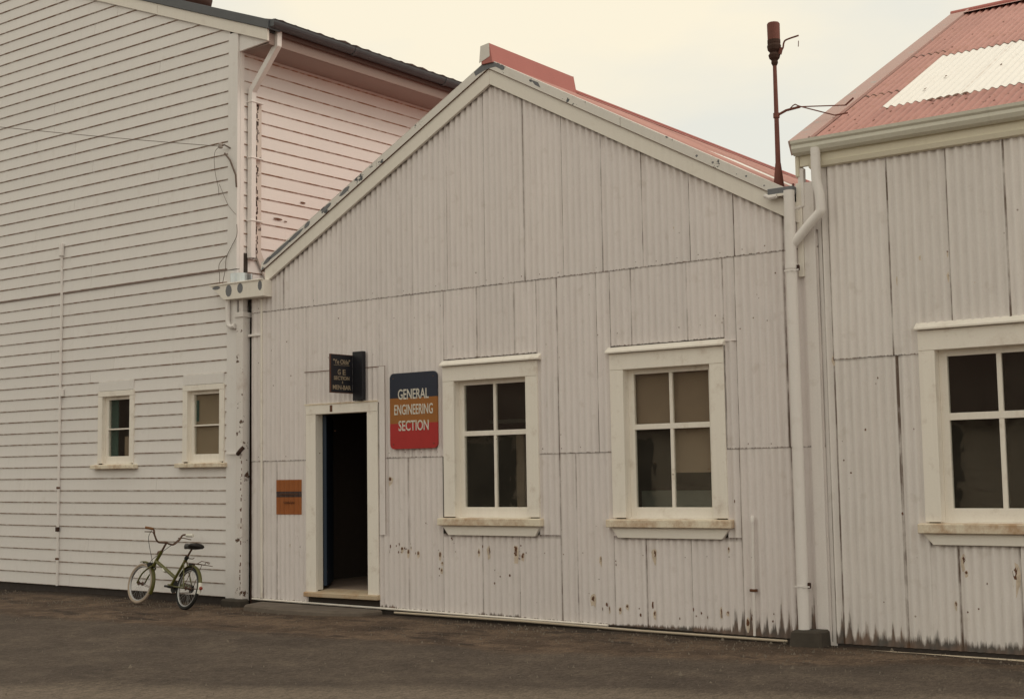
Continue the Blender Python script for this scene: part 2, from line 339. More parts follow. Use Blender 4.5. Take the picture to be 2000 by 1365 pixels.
# ------------------------------------------------------------------ ground
def ground():
    xs = [-400, -150, -60, -32]+[-24+.2*i for i in range(0, 130)]+[4, 12, 60, 150, 400]
    ys = [-400, -150, -60, -20, -4, 1]+[2.0+.12*i for i in range(0, 84)]+[13, 18, 60, 200, 400]
    b = MB(); vs = []
    from mathutils import noise as N
    for y in ys:
        for x in xs:
            inside = -24 < x < 1.8 and 2 < y < 11.95
            z = .05 if x > -9 else .05-.012*max(0, (-9-x))/5
            if x < -24: z = .05-.036
            if inside: z += .018*(N.noise(Vector((x*.55, y*.9, 0))))+.006*N.noise(Vector((x*3, y*5, 3)))
            vs.append((x, y, z))
    nx = len(xs); b.add(vs, [(j*nx+i, j*nx+i+1, (j+1)*nx+i+1, (j+1)*nx+i) for j in range(len(ys)-1) for i in range(nx-1)])
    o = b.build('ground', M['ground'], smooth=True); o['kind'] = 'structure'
ground()

gb = MB()
def gz(x): return .05 if x > -9 else .05-.012*max(0, (-9-x))/5
for i in range(2600):
    x = random.uniform(-19, -2.2); y = 11.33-abs(random.gauss(0, .75)) if i % 3 else random.uniform(5.5, 11.2); r = random.uniform(.004, .012)*(1.9 if random.random() < .06 else 1)
    vs = [(x+math.cos(a)*r*random.uniform(.7, 1.2), y+math.sin(a)*r*random.uniform(.7, 1.2), gz(x)-.004) for a in (0, 1.6, 3.1, 4.7)]+[(x, y, gz(x)+.008+r*random.uniform(.4, .9))]
    gb.add(vs, [(0, 1, 4), (1, 2, 4), (2, 3, 4), (3, 0, 4)])
go = gb.build('gravel', plain('loose gravel', (.15, .125, .10), .95, var=.6, nscale=9)); go['kind'] = 'stuff'; go['label'] = 'loose small stones scattered on the yard'
# ------------------------------------------------------------------ window builder (sub-parts under one window part)
def window(parent, mat, u0, u1, w0, w1, cas, wt, sash=.062, rec=.085, rails=None, munt=.02, cap=None, sill=None, apron=None, sashm=None, vm=True, name='window'):
    """u0..u1,w0..w1 = opening; cas = casing width; wt = outer top"""
    b = MB(); f = -.032
    b.box(u0-cas, u0, f, .0, w0, w1); b.box(u1, u1+cas, f, .0, w0, w1); b.box(u0-cas, u1+cas, f-.003, .0, w1, wt)
    win = b.build(name, M[mat], parent, bevel=.003)
    r = MB(); t = .02     # reveal lining
    r.box(u0-t, u0, .0, .13, w0-.0, w1); r.box(u1, u1+t, .0, .13, w0, w1); r.box(u0-t, u1+t, .0, .13, w1, w1+t); r.box(u0-t, u1+t, .0, .14, w0-t, w0)
    r.build('reveal', M[mat], win)
    if sill: MB().prism([(-.085, sill[2]), (-.085, sill[3]-.006), (.0, sill[3]), (.10, sill[3]+.012), (.10, sill[2])], lambda p, q, tt: (tt, p, q), sill[0], sill[1]).build('sill', M['trimsill'], win, bevel=.006)
    if apron:
        a0, a1, b0, b1, z0, z1 = apron; MB().add([(a0, -.045, z1), (a1, -.045, z1), (b1, -.045, z0), (b0, -.045, z0), (a0, 0, z1), (a1, 0, z1), (b1, 0, z0), (b0, 0, z0)],
            [(0,3,2,1), (4,5,6,7), (0,1,5,4), (1,2,6,5), (2,3,7,6), (3,0,4,7)]).build('apron', M['barge'], win, bevel=.003)
    if cap:
        c0, c1, z0, z1 = cap
        MB().prism([(-.075, z0), (-.075, z0+.018), (-.012, z1), (0, z1), (0, z0)], lambda p, q, tt: (tt, p, q), c0, c1).build('head_flashing', M['trim'], win, bevel=.003)
    s = MB(); y0, y1 = rec-.02, rec+.022; a0, a1, z0, z1 = u0, u1, w0, w1
    s.box(a0, a0+sash, y0, y1, z0, z1); s.box(a1-sash, a1, y0, y1, z0, z1); s.box(a0+sash, a1-sash, y0, y1, z1-sash*.75, z1); s.box(a0+sash, a1-sash, y0, y1, z0, z0+sash*1.6)
    s.box(a0+sash, a1-sash, y0, y1, rails[0], rails[1]); s.build('sash', M[sashm or mat], win, bevel=.002)
    mid = (u0+u1)/2
    gz = [(z0+sash*1.6, rails[0]), (rails[1], z1-sash*.75)]
    for q0, q1 in gz:
        if vm: part('glazing_bar', M[sashm or mat], win, mid-munt, mid+munt, rec-.018, rec+.018, q0, q1)
        for (p0, p1) in ([(a0+sash, mid-munt), (mid+munt, a1-sash)] if vm else [(a0+sash, a1-sash)]):
            part('pane', M['glass'], win, p0-.004, p1+.004, rec-.0015, rec+.0015, q0-.004, q1+.004, bevel=0)
    return win

# =================================================================== WEATHERBOARD BUILDING (left)
LB = root('weatherboard_building', FL, 'tall pale grey weatherboard building with dark guttering at the left edge, bicycle leaning on it', 'building')
EXP = .1583
rakeL = lambda u: 6.845-.367*(u+.058) if u > -6.25 else 6.845-.367*(-6.25+.058)+.367*(u+6.25)
WL = [(-2.701, -1.967), (-.981, -.225)]
def board(u0, u1, w0, mat, parent, axis='u', face=0., out=0., drop=0.):
    """bevel-back weatherboard; ends cut by the rake on the front wall"""
    rows = [(w0, -.002-out, 1.), (w0, -.019-out, 1.), (w0+.004, -.019-out, .4), (w0+.010, -.0185-out, 0), (w0+EXP-.014, -.007-out, 0), (w0+EXP-.002, -.006-out, 1.), (w0+EXP+.018, -.004-out, 1.)]
    vs = []; D = []
    for z, h, d in rows:
        a, c = u0, u1
        if axis == 'u':
            c = min(u1, -.058+(6.845+.06-z)/.367) if z > 6.4 else u1
            a = max(u0, -6.25-(rakeL(-6.25)+.06-z)/.367) if z > 6.4 else u0
            if a > c: a = c
        for t in (a, c):
            vs.append((t, h, z) if axis == 'u' else (-h+face, t, z)); D.append(d)
    fs = [(2*k, 2*k+1, 2*k+3, 2*k+2) for k in range(6)]+[(0, 2, 4, 6, 8, 10, 12), (13, 11, 9, 7, 5, 3, 1)]
    if axis != 'u': fs = [tuple(reversed(q)) for q in fs]
    b = MB(); b.add(vs, fs, dirt=D); return b.build('weatherboard', M[mat], parent)
for k in range(-1, 58):
    w0 = .121+EXP*k; 
    if k == -1: w0 = -.0373
    out = .014 if k >= 24 else 0
    u1 = -.150; segs = [(-12.6, u1)]
    if w0 > 1.45 and w0 < 2.60:
        segs = [(-12.6, WL[0][0]+.012), (WL[0][1]-.012, WL[1][0]+.012), (WL[1][1]-.012, u1)]
    elif w0+EXP > 1.52 and w0 < 1.5: segs = [(-12.6, u1)]
    elif random.random() < .55:
        j = random.choice([-4.2, -3.3, -2.4, -1.5, -3.8, -2.9]); segs = [(-12.6, j-.002), (j+.002, u1)]
    top = rakeL(-6.25)
    for a, c in segs:
        if w0 < top: board(a, c, w0, 'board', LB, out=out)
for k in range(21, 42):
    w0 = .121-.045+EXP*k; board(.06, 9.4, w0, 'sideboard', LB, axis='v', face=0.)
# dark strip painted in as the thick shadow line under upper storey
part('skirt_shade_strip', M['soffit'], LB, -12.6, -.15, -.026, .0, 3.905, 3.922, bevel=0)
# core walls
hL = [(a+.085, c-.075, 1.58, 2.455) for a, c in WL]
walls(LB, 'wall', M['timber'], -12.6, -.02, -.03, 6.6, .002, .10, hL)
MB().add([(-12.6, .002, 6.6), (-.02, .002, 6.6), (-.02, .002, 6.83), (-6.25, .002, 9.1), (-12.6, .002, 6.78), (-12.6, .1, 6.6), (-.02, .1, 6.6), (-.02, .1, 6.83), (-6.25, .1, 9.1), (-12.6, .1, 6.78)],
    [(0,1,2,3,4), (9,8,7,6,5), (0,5,6,1), (1,6,7,2), (2,7,8,3), (3,8,9,4), (4,9,5,0)]).build('gable_wall', M['timber'], LB)
part('side_wall', M['timber'], LB, -.11, -.004, .10, 9.6, -.03, 6.6, bevel=0)
part('rear_wall', M['timber'], LB, -12.6, -.11, 9.5, 9.6, -.03, 6.6, bevel=0)
part('foundation', M['plinth'], LB, -12.6, -.03, .012, .3, -.40, -.03, bevel=0)
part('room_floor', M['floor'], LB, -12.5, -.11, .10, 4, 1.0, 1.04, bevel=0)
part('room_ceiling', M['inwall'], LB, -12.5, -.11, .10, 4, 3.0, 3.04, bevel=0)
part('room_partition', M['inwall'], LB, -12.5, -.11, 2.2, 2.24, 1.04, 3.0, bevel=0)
# corner boards
part('corner_board', M['board'], LB, -.155, .022, -.042, .0, -.05, 3.89, bevel=.004)
part('corner_board', M['board'], LB, -.150, .022, -.048, .0, 3.90, 6.84, bevel=.004)
part('corner_board', M['sideboard'], LB, -.004, .026, .0, .062, 3.4, 6.60, bevel=.004)
# windows
for (a, c) in WL:
    win = window(LB, 'trim', a+.085, c-.075, 1.58, 2.455, .088, 2.525, sash=.058, rec=.05, rails=(2.018, 2.036), vm=False, sill=(a-.09, c+.09, 1.508, 1.566), cap=None, name='window')
    part('head_panel', M['board'], win, a-.0, c+.0, -.028, -.001, 2.53, 2.655)
# things seen through the two small panes
part('curtain', M['greencurtain'], LB, -2.61, -2.42, .085, .095, 1.585, 2.45, bevel=0)
part('room_panel', M['blind'], LB, -2.30, -2.06, .10, .11, 1.5, 1.93, bevel=0)
part('window_blind', M['paleblind'], LB, -.894, -.302, .078, .082, 1.585, 2.45, bevel=0)
part('curtain', M['greencurtain'], LB, -.84, -.79, .068, .075, 2.08, 2.34, bevel=.01)
# barge and verge
def rakeprism(name, mat, parent, u0, u1, f, d0, d1, v0, v1, bevel=.003):
    vs = []
    for v in (v0, v1):
        vs += [(u0, v, f(u0)+d0), (u1, v, f(u1)+d0), (u1, v, f(u1)+d1), (u0, v, f(u0)+d1)]
    return MB().add(vs, [(0,1,2,3), (7,6,5,4), (0,4,5,1), (1,5,6,2), (2,6,7,3), (3,7,4,0)]).build(name, M[mat], parent, bevel=bevel)
rr = lambda u: 6.845-.367*(u+.058)
rl = lambda u: rakeL(-6.25)+.367*(u+6.25)
rakeprism('barge_board', 'barge', LB, -1.52, .565, rr, .0, .145, -.062, -.03); rakeprism('barge_board', 'barge', LB, -6.25, -1.523, rr, .0, .145, -.062, -.03)
rakeprism('verge_flashing', 'slate', LB, -6.25, .60, rr, .147, .262, -.085, .12)
rakeprism('barge_board', 'barge', LB, -13.0, -6.252, rl, .0, .145, -.062, -.03); rakeprism('verge_flashing', 'slate', LB, -13.0, -6.252, rl, .147, .262, -.085, .12)
rakeprism('roof', 'tile', LB, -6.25, .56, rr, .10, .235, .12, 9.9, bevel=0); rakeprism('roof', 'tile', LB, -13.1, -6.252, rl, .10, .235, .12, 9.9, bevel=0)
# boxed eave: front end panel, soffit, fascia
MB().add([(.024, -.02, 6.60), (.50, -.02, 6.625), (.55, -.02, 6.632), (.024, -.02, 6.83), (.024, .01, 6.60), (.50, .01, 6.625), (.55, .01, 6.632), (.024, .01, 6.83)], [(0,1,2,3), (7,6,5,4), (0,4,5,1), (1,5,6,2), (2,6,7,3), (3,7,4,0)]).build('eave_end_panel', M['board'], LB)
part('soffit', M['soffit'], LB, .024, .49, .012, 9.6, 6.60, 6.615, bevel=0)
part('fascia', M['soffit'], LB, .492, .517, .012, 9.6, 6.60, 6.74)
for i in range(4): pass
# half round gutter with joints and brackets
def gut(name, mat, parent, cx, cw, r, v0, v1, axis='v', lip=.012, th=.006):
    prof = [(cx+math.cos(PI+PI*i/10)*r, cw+math.sin(PI+PI*i/10)*r*1.05) for i in range(11)]+[(cx+r+lip, cw+.006), (cx+r-th, cw+.002)]+[(cx+math.cos(2*PI-PI*i/10)*(r-th), cw+math.sin(2*PI-PI*i/10)*(r-th)*1.05) for i in range(1, 11)]
    fn = (lambda p, q, t: (p, t, q)) if axis == 'v' else (lambda p, q, t: (t, -p, q))
    return MB().prism(prof, fn, v0, v1).build(name, M[mat], parent)
gut('gutter', 'slate', LB, .60, 6.855, .080, -.06, 9.8)
for v in (1.35, 3.15, 5.0, 6.9): gut('gutter_joint', 'slate', LB, .60, 6.853, .087, v, v+.05)
part('gutter_end', M['slate'], LB, .52, .68, -.064, -.06, 6.775, 6.862, bevel=.01)
part('gutter_back', M['slate'], LB, .519, .524, -.02, 9.8, 6.742, 6.87, bevel=0)
# roof tiles at the side eave
tl = None
for i in range(44):
    v = .02+i*.215
    t_ = MB().add([(.30, v, 6.86), (.64, v, 6.858), (.64, v+.2, 6.858), (.30, v+.2, 6.86), (.30, v, 6.97), (.64, v, 6.878), (.64, v+.2, 6.878), (.30, v+.2, 6.97), (.50, v+.1, 6.935), (.64, v+.1, 6.893)],
        [(0,3,2,1), (0,1,5,4), (3,7,6,2), (1,2,6,9,5), (4,5,9,8), (8,9,6,7), (0,4,8,7,3)]).build('roof_tile', M['tile'], LB)
    t_.location.z = random.uniform(-.004, .006)+(.012 if i in (5, 11, 12, 17, 23) else 0)
# cowl sticking over the verge
MB().lathe([(.10, 0), (.10, .18), (.24, .24), (.26, .34), (.24, .55)], (-1.56, .55, 7.42), n=20).build('roof_cowl', M['tile'], LB, smooth=True)
# upper downpipe
def sqpipe(name, mat, parent, pts, s, label=None): return MB().tube(pts, s*.7071, n=4).build(name, M[mat], parent, bevel=.004, label=label)
sqpipe('downpipe', 'pipe', LB, [(.53, .14, 6.79), (.53, .14, 6.615), (.075, .15, 6.13), (.065, .15, 6.06), (.065, .15, 4.05)], .076)
for w in (6.55, 5.98, 5.28, 4.5):
    if w < 6.2: part('pipe_strap', M['pipe'], LB, .024, .112, .10, .30, w, w+.018)
ss = [(.225, 6.02), (.315, 6.02), (.315, 4.15), (.46, 3.86), (.40, 3.80), (.225, 4.12)]
MB().add([(.026, a, c) for a, c in ss]+[(.055, a, c) for a, c in ss], [(0,1,2,3,4,5), (11,10,9,8,7,6)]+[(i, i+6, (i+1) % 6+6, (i+1) % 6) for i in range(6)]).build('wall_flashing', M['peel'], LB)
b = MB()
for i in range(70):
    w = 4.1+1.85*random.random()**1.35; h = random.uniform(.012, .07); v_ = .222+random.random()**2*.03; b.box(.0555, .0565, v_, v_+random.uniform(.008, .022), w, w+h)
o = b.build('paint_loss', M['darkrust'], LB); o['kind'] = 'stuff'
part('flashing_gap', M['darkrust'], LB, .026, .040, .200, .223, 4.05, 5.35, bevel=0)
b = MB()
for v_, w, a_, h_ in [(1.05, 4.87, .10, .012), (.62, 4.60, .16, .014), (.75, 4.585, .06, .008), (1.5, 4.42, .07, .008), (2.2, 5.2, .04, .01)]:
    n = 8; b.add([(.0235+.004, v_+math.cos(2*PI*k/n)*a_*.5, w+math.sin(2*PI*k/n)*h_) for k in range(n)], [tuple(range(n))])
o = b.build('paint_scars', M['rust'], LB); o['kind'] = 'stuff'
# lower square downpipe and its fixings
sqpipe('downpipe', 'oldpipe', LB, [(.105, -.01, 3.36), (.105, -.01, -.09)], .118)
part('pipe_collar', M['oldpipe'], LB, .03, .18, -.085, .065, 3.30, 3.36); part('pipe_outlet', M['oldpipe'], LB, .07, .14, -.05, .03, 3.36, 3.53)
part('pipe_strap', M['pipe'], LB, -.12, .17, -.085, -.07, 1.655, 1.680)
MB().tube([(.12, -.10, 1.66), (.19, -.12, 1.70), (.215, -.09, 1.74)], .024, 8).build('strap_bolt', M['darkrust'], LB)
b = MB()
for i in range(30): w = random.uniform(.05, 1.62); s_ = random.uniform(.006, .018); u_ = .150+random.uniform(-.02, .012); b.box(u_-s_*.5, u_+s_*.5, -.0705, -.0695, w, w+s_*random.uniform(1, 3))
o = b.build('rust_flakes', M['rust'], LB); o['kind'] = 'stuff'
part('gap_shade_strip', M['darkrust'], LB, .17, .225, .06, .10, -.2, 3.4, bevel=0)  # dark strip painted in for the shaded gap beside the downpipe
# stub of curved overflow pipe
MB().tube([(-.10, -.075, 3.52), (-.10, -.075, 3.28), (-.085, -.075, 3.22), (-.04, -.075, 3.195), (.03, -.075, 3.20)], .030, 10).build('overflow_pipe', M['pipe'], LB, smooth=True)
# conduit
sqpipe('conduit', 'pipe', LB, [(-3.54, -.052, 4.50), (-3.54, -.040, 3.95), (-3.54, -.038, -.04)], .028)
part('conduit_cap', M['pipe'], LB, -3.565, -3.50, -.085, -.038, 4.42, 4.60, bevel=.008)
part('conduit_clamp', M['pipe'], LB, -3.61, -3.47, -.05, -.024, 2.50, 2.60); part('conduit_clamp', M['darkrust'], LB, -3.57, -3.52, -.06, -.024, .68, .74)
for w in (1.25, .30): part('conduit_clamp', M['rust'], LB, -3.565, -3.525, -.058, -.024, w, w+.03)
# small fittings on corner: insulator bracket and loose leads
b = MB(); b.tube([(-.24, -.12, 5.43), (-.15, -.10, 5.44), (-.10, -.05, 5.40)], .010, 6); b.tube([(-.16, -.09, 5.34), (-.06, -.09, 5.24), (.01, -.06, 5.05), (.02, -.055, 4.9)], .011, 6); b.build('cable_bracket', M['wire'], LB)
MB().lathe([(.018, 0), (.032, .015), (.020, .03), (.034, .05), (.012, .07)], (-.2, -.12, 5.40), n=10).build('insulator', M['porcelain'], LB, smooth=True)
def smoothpath(pts, n=6):
    P = [Vector(p) for p in pts]; P = [P[0]]+P+[P[-1]]; out = []
    for i in range(1, len(P)-2):
        for k in range(n):
            t = k/n; a, b_, c, d = P[i-1:i+3]; out.append(.5*((2*b_)+(c-a)*t+(2*a-5*b_+4*c-d)*t*t+(3*b_-a-3*c+d)*t**3))
    return out+[P[-2]]
b = MB()
b.tube(smoothpath([(-.22, -.11, 5.43), (-.33, -.10, 5.37), (-.36, -.07, 5.16), (-.31, -.06, 4.95), (-.30, -.055, 4.84)]), .003, 5)
b.tube(smoothpath([(-.30, -.05, 4.98), (-.14, -.06, 4.72), (-.05, -.06, 4.62), (.02, -.06, 4.56)]), .0025, 5)
b.tube(smoothpath([(.03, -.055, 4.44), (.035, -.06, 4.30), (-.05, -.065, 4.18), (-.15, -.06, 4.05), (-.17, -.06, 3.9), (-.20, -.08, 3.72)]), .004, 5)
b.tube(smoothpath([(-.15, -.06, 4.08), (-.28, -.06, 3.98), (-.27, -.06, 3.82), (-.245, -.09, 3.66)]), .004, 5)
b.build('loose_cable', M['wire'], LB, smooth=True)
# the overhead lead
w1 = FL @ Vector((-.22, -.12, 5.43)); w0 = Vector((-19.271, 8.0, 6.756)); pts = []
for i in range(25):
    t = i/24; p = w1.lerp(w0, t); p.z -= .10*4*t*(1-t)*.6; pts.append(p)
tag(MB().tube(pts, .004, 5).build('overhead_cable', M['wire'], smooth=True), 'thin dark cable crossing the upper weatherboards to the corner bracket', 'cable')

# =================================================================== CORRUGATED SHED (centre)
SH = root('corrugated_shed', FS, 'gabled pale grey corrugated iron shed with red roof, open doorway and two windows', 'shed')
AX, AW = 3.69, 5.765; SR, SLf = .5535, .530
Tr = lambda u: AW-SR*(u-AX); Tl = lambda u: AW-SLf*(AX-u)
top = lambda u: min(Tr(u), Tl(u))
OP1, OP2, OPD = (3.130, 4.065, .955, 2.385), (5.237, 6.180, .955, 2.385), (1.105, 1.895, .10, 2.11)
rake_under = lambda u: top(u)-.25
LAP1, LAP2 = 3.365, 1.588
def lapamp(u): return .008+.012*random.random()  # dark lap dashes: rust and painted gap shade
def dampamp(u):
    groove = .5-.5*math.cos(2*PI*u/PITCH); base = .004+.02*random.random()
    if u > 5.0: base += .055*min(1, (u-5.0)/1.2)*(.5+random.random()*.8)
    if 6.30 < u: base += groove**1.5*random.uniform(.04, .26)*(1+.9*(u > 6.8))
    if 3.4 < u < 3.95 or 2.05 < u < 2.3: base += .035*random.random()
    return base
top_seams = [.02, .56, 1.055, 1.50, 2.04, 2.55, 3.055, 3.556, 4.07, 4.558, 5.032, 5.49, 6.009, 6.472, 6.96, 7.30]
for a, c in zip(top_seams, top_seams[1:]):
    st = random.choice([(.9, .2), (.7, .4), (1.0, .5), (.5, .2)])
    if 2.2 < a < 3.3: st = (.35, .15)
    zb = LAP1 if a < 7 else LAP1
    corr('corrugated_sheet', M['iron'], SH, a, c, LAP1-.0, rake_under, wallfn, off=.0035+random.uniform(0, .0012), seam=st, amp=lapamp)
mid = [(.02, .518, LAP2), (.518, .93, LAP2), (.93, 1.492, 2.20), (1.492, 2.07, 2.20), (2.07, 2.53, LAP2), (2.53, 2.985, LAP2), (2.985, 3.44, 2.618), (3.44, 3.92, 2.618), (3.92, 4.25, 2.618), (4.205, 4.453, LAP2), (4.453, 4.937, LAP2), (4.937, 5.10, LAP2), (5.10, 5.339, 2.618), (5.339, 5.954, 2.618), (5.954, 6.335, 2.618), (6.335, 6.458, LAP2), (6.458, 6.955, LAP2), (6.955, 7.30, LAP2)]
for a, c, z in mid:
    st = random.choice([(.75, .2), (.5, .4), (.3, .1), (.6, .3)])
    if abs(a-6.458) < .01 or abs(a-6.955) < .01 or abs(a-4.937) < .01 or abs(a-4.453) < .01: st = (1., .7)
    corr('corrugated_sheet', M['iron'], SH, a, c, z, LAP1+.03, wallfn, off=.0008+random.uniform(0, .001), seam=st, amp=lapamp)
low = [(.02, .232), (.232, .456), (.456, .95), (2.05, 2.464), (2.464, 2.95), (2.95, 3.465), (3.465, 3.951), (3.951, 4.454), (4.454, 4.656), (4.656, 5.075), (5.075, 5.435), (5.435, 5.927), (5.927, 6.45), (6.45, 6.96), (6.96, 7.30)]
for a, c in low:
    zt = LAP2+.03
    if 2.95 <= a < 4.25 and c <= 4.3: zt = .780
    if a == 3.951: zt = .780
    if 5.1 < a < 6.3 or a == 5.075: zt = .780
    base = lambda u: -.012-.0125*u
    corr('corrugated_sheet', M['iron'], SH, a, c, base, zt, wallfn, off=-.002+random.uniform(0, .001), seam=random.choice([(.9, .3), (.7, .4), (1., .4)]), amp=dampamp)
# pieces between casings and the lap where a low sheet stops short
for a, c, z0, z1 in [(4.205, 4.454, .78, LAP2+.03), (5.075, 5.12, .78, LAP2+.03), (6.32, 6.45, .78, LAP2+.03)]:
    corr('corrugated_sheet', M['iron'], SH, a, c, z0, z1, wallfn, off=-.0015, seam=(.3, .5), amp=lambda u: 0.)
walls(SH, 'wall', M['timber'], .02, 7.28, -.16, 3.60, .004, .10, [OPD, OP1, OP2])
MB().add([(.02, .004, 3.6), (7.28, .004, 3.6), (7.28, .004, 3.66), (AX, .004, 5.6), (.02, .004, 3.66), (.02, .1, 3.6), (7.28, .1, 3.6), (7.28, .1, 3.66), (AX, .1, 5.6), (.02, .1, 3.66)],
    [(0,1,2,3,4), (9,8,7,6,5), (0,5,6,1), (1,6,7,2), (2,7,8,3), (3,8,9,4), (4,9,5,0)]).build('gable_wall', M['timber'], SH)
# barge boards and capping, each side in two lengths
def both(name, mat, d0, d1, v0, v1, lcut=None, rcut=None, uL=.22, uR=7.14):
    for a, c in ([(uL, lcut), (lcut+.003, AX)] if lcut else [(uL, AX)]): rakeprism(name, mat, SH, a, c, Tl, d0, d1, v0, v1)
    for a, c in ([(AX+.001, rcut), (rcut+.004, uR)] if rcut else [(AX+.001, uR)]): rakeprism(name, mat, SH, a, c, Tr, d0, d1, v0, v1)
both('barge_board', 'barge', -.265, -.085, -.062, -.022, None, None, .30, 7.14)
both('barge_capping', 'cap', -.098, .0, -.078, .012, 2.1, 5.30, .25, 7.06)
both('capping_top', 'cap', -.0, .006, -.078, .05, None, 5.30, .25, 7.06)
rakeprism('capping_joint', 'rust', SH, .25, AX, Tl, -.101, -.097, -.0785, -.06, 0); rakeprism('capping_joint', 'rust', SH, AX+.001, 7.06, Tr, -.101, -.097, -.0785, -.06, 0)
part('capping_end', M['rust'], SH, 7.062, 7.066, -.078, .012, Tr(7.06)-.10, Tr(7.06)-.0, bevel=0)
# peeled apex and patches
zb = MB()
for (pl, u_) in ((Tl, AX), (Tr, AX)): pass
for uu, ln, f_ in [(.56, .20, Tl), (.83, .13, Tl), (1.02, .06, Tl), (1.33, .10, Tl), (1.62, .09, Tl), (.36, .07, Tl)]:
    vs = []; n = 8
    for k in range(n):
        a = 2*PI*k/n; x = uu+math.cos(a)*ln*random.uniform(.75, 1.1); z = f_(x)-.035+math.sin(a)*.032*random.uniform(.8, 1.1); vs.append((x, -.0795, z))
    zb.add(vs, [tuple(range(n))])
zb.add([(AX-.17, -.0795, Tl(AX-.17)-.06), (AX-.19, -.0795, Tl(AX-.19)-.004), (AX, -.0795, AW-.002), (AX+.22, -.0795, Tr(AX+.22)-.004), (AX+.19, -.0795, Tr(AX+.19)-.05), (AX+.10, -.0795, Tr(AX+.1)-.045), (AX+.03, -.0795, AW-.10), (AX-.06, -.0795, AW-.115)], [(0,1,2,3,4,5,6,7)])
zb.add([(AX+.55, -.0795, Tr(AX+.55)-.02), (AX+.64, -.0795, Tr(AX+.64)-.015), (AX+.67, -.0795, Tr(AX+.67)-.06), (AX+.60, -.0795, Tr(AX+.60)-.055)], [(0,1,2,3)])
for i in range(7): 
    x = 6.15+.13*i+random.uniform(-.04, .04); z = Tr(x)-random.uniform(.02, .07); s_ = random.uniform(.006, .02); zb.add([(x-s_, -.0795, z), (x, -.0795, z-s_), (x+s_, -.0795, z), (x, -.0795, z+s_*.7)], [(0,1,2,3)])
o = zb.build('bare_zinc_patches', M['zinc'], SH); o['kind'] = 'stuff'
# roof
RLEN = 12.
def roofR(s_, z, h):   # s across = v, z = distance down from eave up the slope
    L = math.hypot(1, SR); return (7.16-z/L+h*SR/L, s_, Tr(7.16)-.022+z*SR/L+h/L)
def roofLf(s_, z, h):
    L = math.hypot(1, SLf); return (.20+z/L-h*SLf/L, s_, Tl(.20)-.022+z*SLf/L+h/L)
LR = (7.16-AX)*math.hypot(1, SR); LL = (AX-.20)*math.hypot(1, SLf)
v = .014
i = 0
while v < RLEN:
    v2 = v+.762
    if i == 2:
        corr('roof_sheet', M['redroof'], SH, v, v2, 2.1, LR, roofR, gk=.25, off=.003, amp=lambda u: .01)
        corr('roof_sheet', M['whiteroof'], SH, v, v2, 0, 2.13, roofR, gk=.25, off=.001, amp=lambda u: .004)
    else:
        corr('roof_sheet', M['redroof'] if i % 3 else M['redpatch'], SH, v, v2, 0, LR, roofR, gk=.25, off=random.uniform(0, .003), amp=lambda u: .01)
    corr('roof_sheet', M['redroof'], SH, v, v2, 0, LL, roofLf, off=random.uniform(0, .003), amp=lambda u: .01)
    v = v2; i += 1
rakeprism('roof_deck', 'timber', SH, .20, AX, Tl, -.10, -.06, .1, RLEN, bevel=0); rakeprism('roof_deck', 'timber', SH, AX+.001, 7.16, Tr, -.10, -.06, .1, RLEN, bevel=0)
rakeprism('ridge_cap', 'redflash', SH, AX-.17, AX, Tl, .006, .012, 1.5, RLEN); rakeprism('ridge_cap', 'redflash', SH, AX+.001, AX+.17, Tr, .006, .012, 1.5, RLEN)
MB().tube([(AX, 1.5, AW+.014), (AX, RLEN, AW+.014)], .024, 8).build('ridge_roll', M['redflash'], SH, smooth=True)
# ridge ventilator box at the front of the ridge
vb = MB(); y0, y1 = -.10, 1.50
vb.add([(AX-.075, y0, AW-.05), (AX+.075, y0, AW-.05), (AX+.035, y0, AW+.165), (AX-.075, y0, AW+.150), (AX-.075, y1, AW-.05), (AX+.075, y1, AW-.05), (AX+.035, y1, AW+.165), (AX-.075, y1, AW+.150)],
    [(4,5,6,7), (0,4,5,1), (1,5,6,2), (2,6,7,3), (3,7,4,0), (0,1,2,3)]); vb.build('ridge_ventilator', M['redflash'], SH, bevel=.003)
MB().add([(AX-.10, y0-.004, AW-.03), (AX+.04, y0-.004, AW+.02), (AX+.034, y0-.004, AW+.165), (AX-.08, y0-.004, AW+.150), (AX-.10, y0-.001, AW-.03), (AX+.04, y0-.001, AW+.02), (AX+.034, y0-.001, AW+.165), (AX-.08, y0-.001, AW+.150)],
    [(0,1,2,3), (7,6,5,4), (0,4,5,1), (1,5,6,2), (2,6,7,3), (3,7,4,0)]).build('ventilator_end', M['cap'], SH)
# windows
W1 = window(SH, 'trim', OP1[0], OP1[1], OP1[2], OP1[3], .150, 2.545, rails=(1.800, 1.852), munt=.017, cap=(2.965, 4.262, 2.548, 2.612), sill=(2.925, 4.255, .865, .945), apron=(2.965, 4.225, 3.045, 4.165, .764, .862))
W2 = window(SH, 'trim', OP2[0], OP2[1], OP2[2], OP2[3], .150, 2.545, rails=(1.800, 1.852), munt=.017, cap=(5.060, 6.345, 2.548, 2.612), sill=(5.035, 6.378, .865, .945), apron=(5.075, 6.345, 5.145, 6.270, .764, .862))
# notch pieces of lap flashing over the windows
part('lap_strip', M['iron'], SH, 6.34, 6.458, -.022, -.004, 2.585, 2.592, bevel=0)
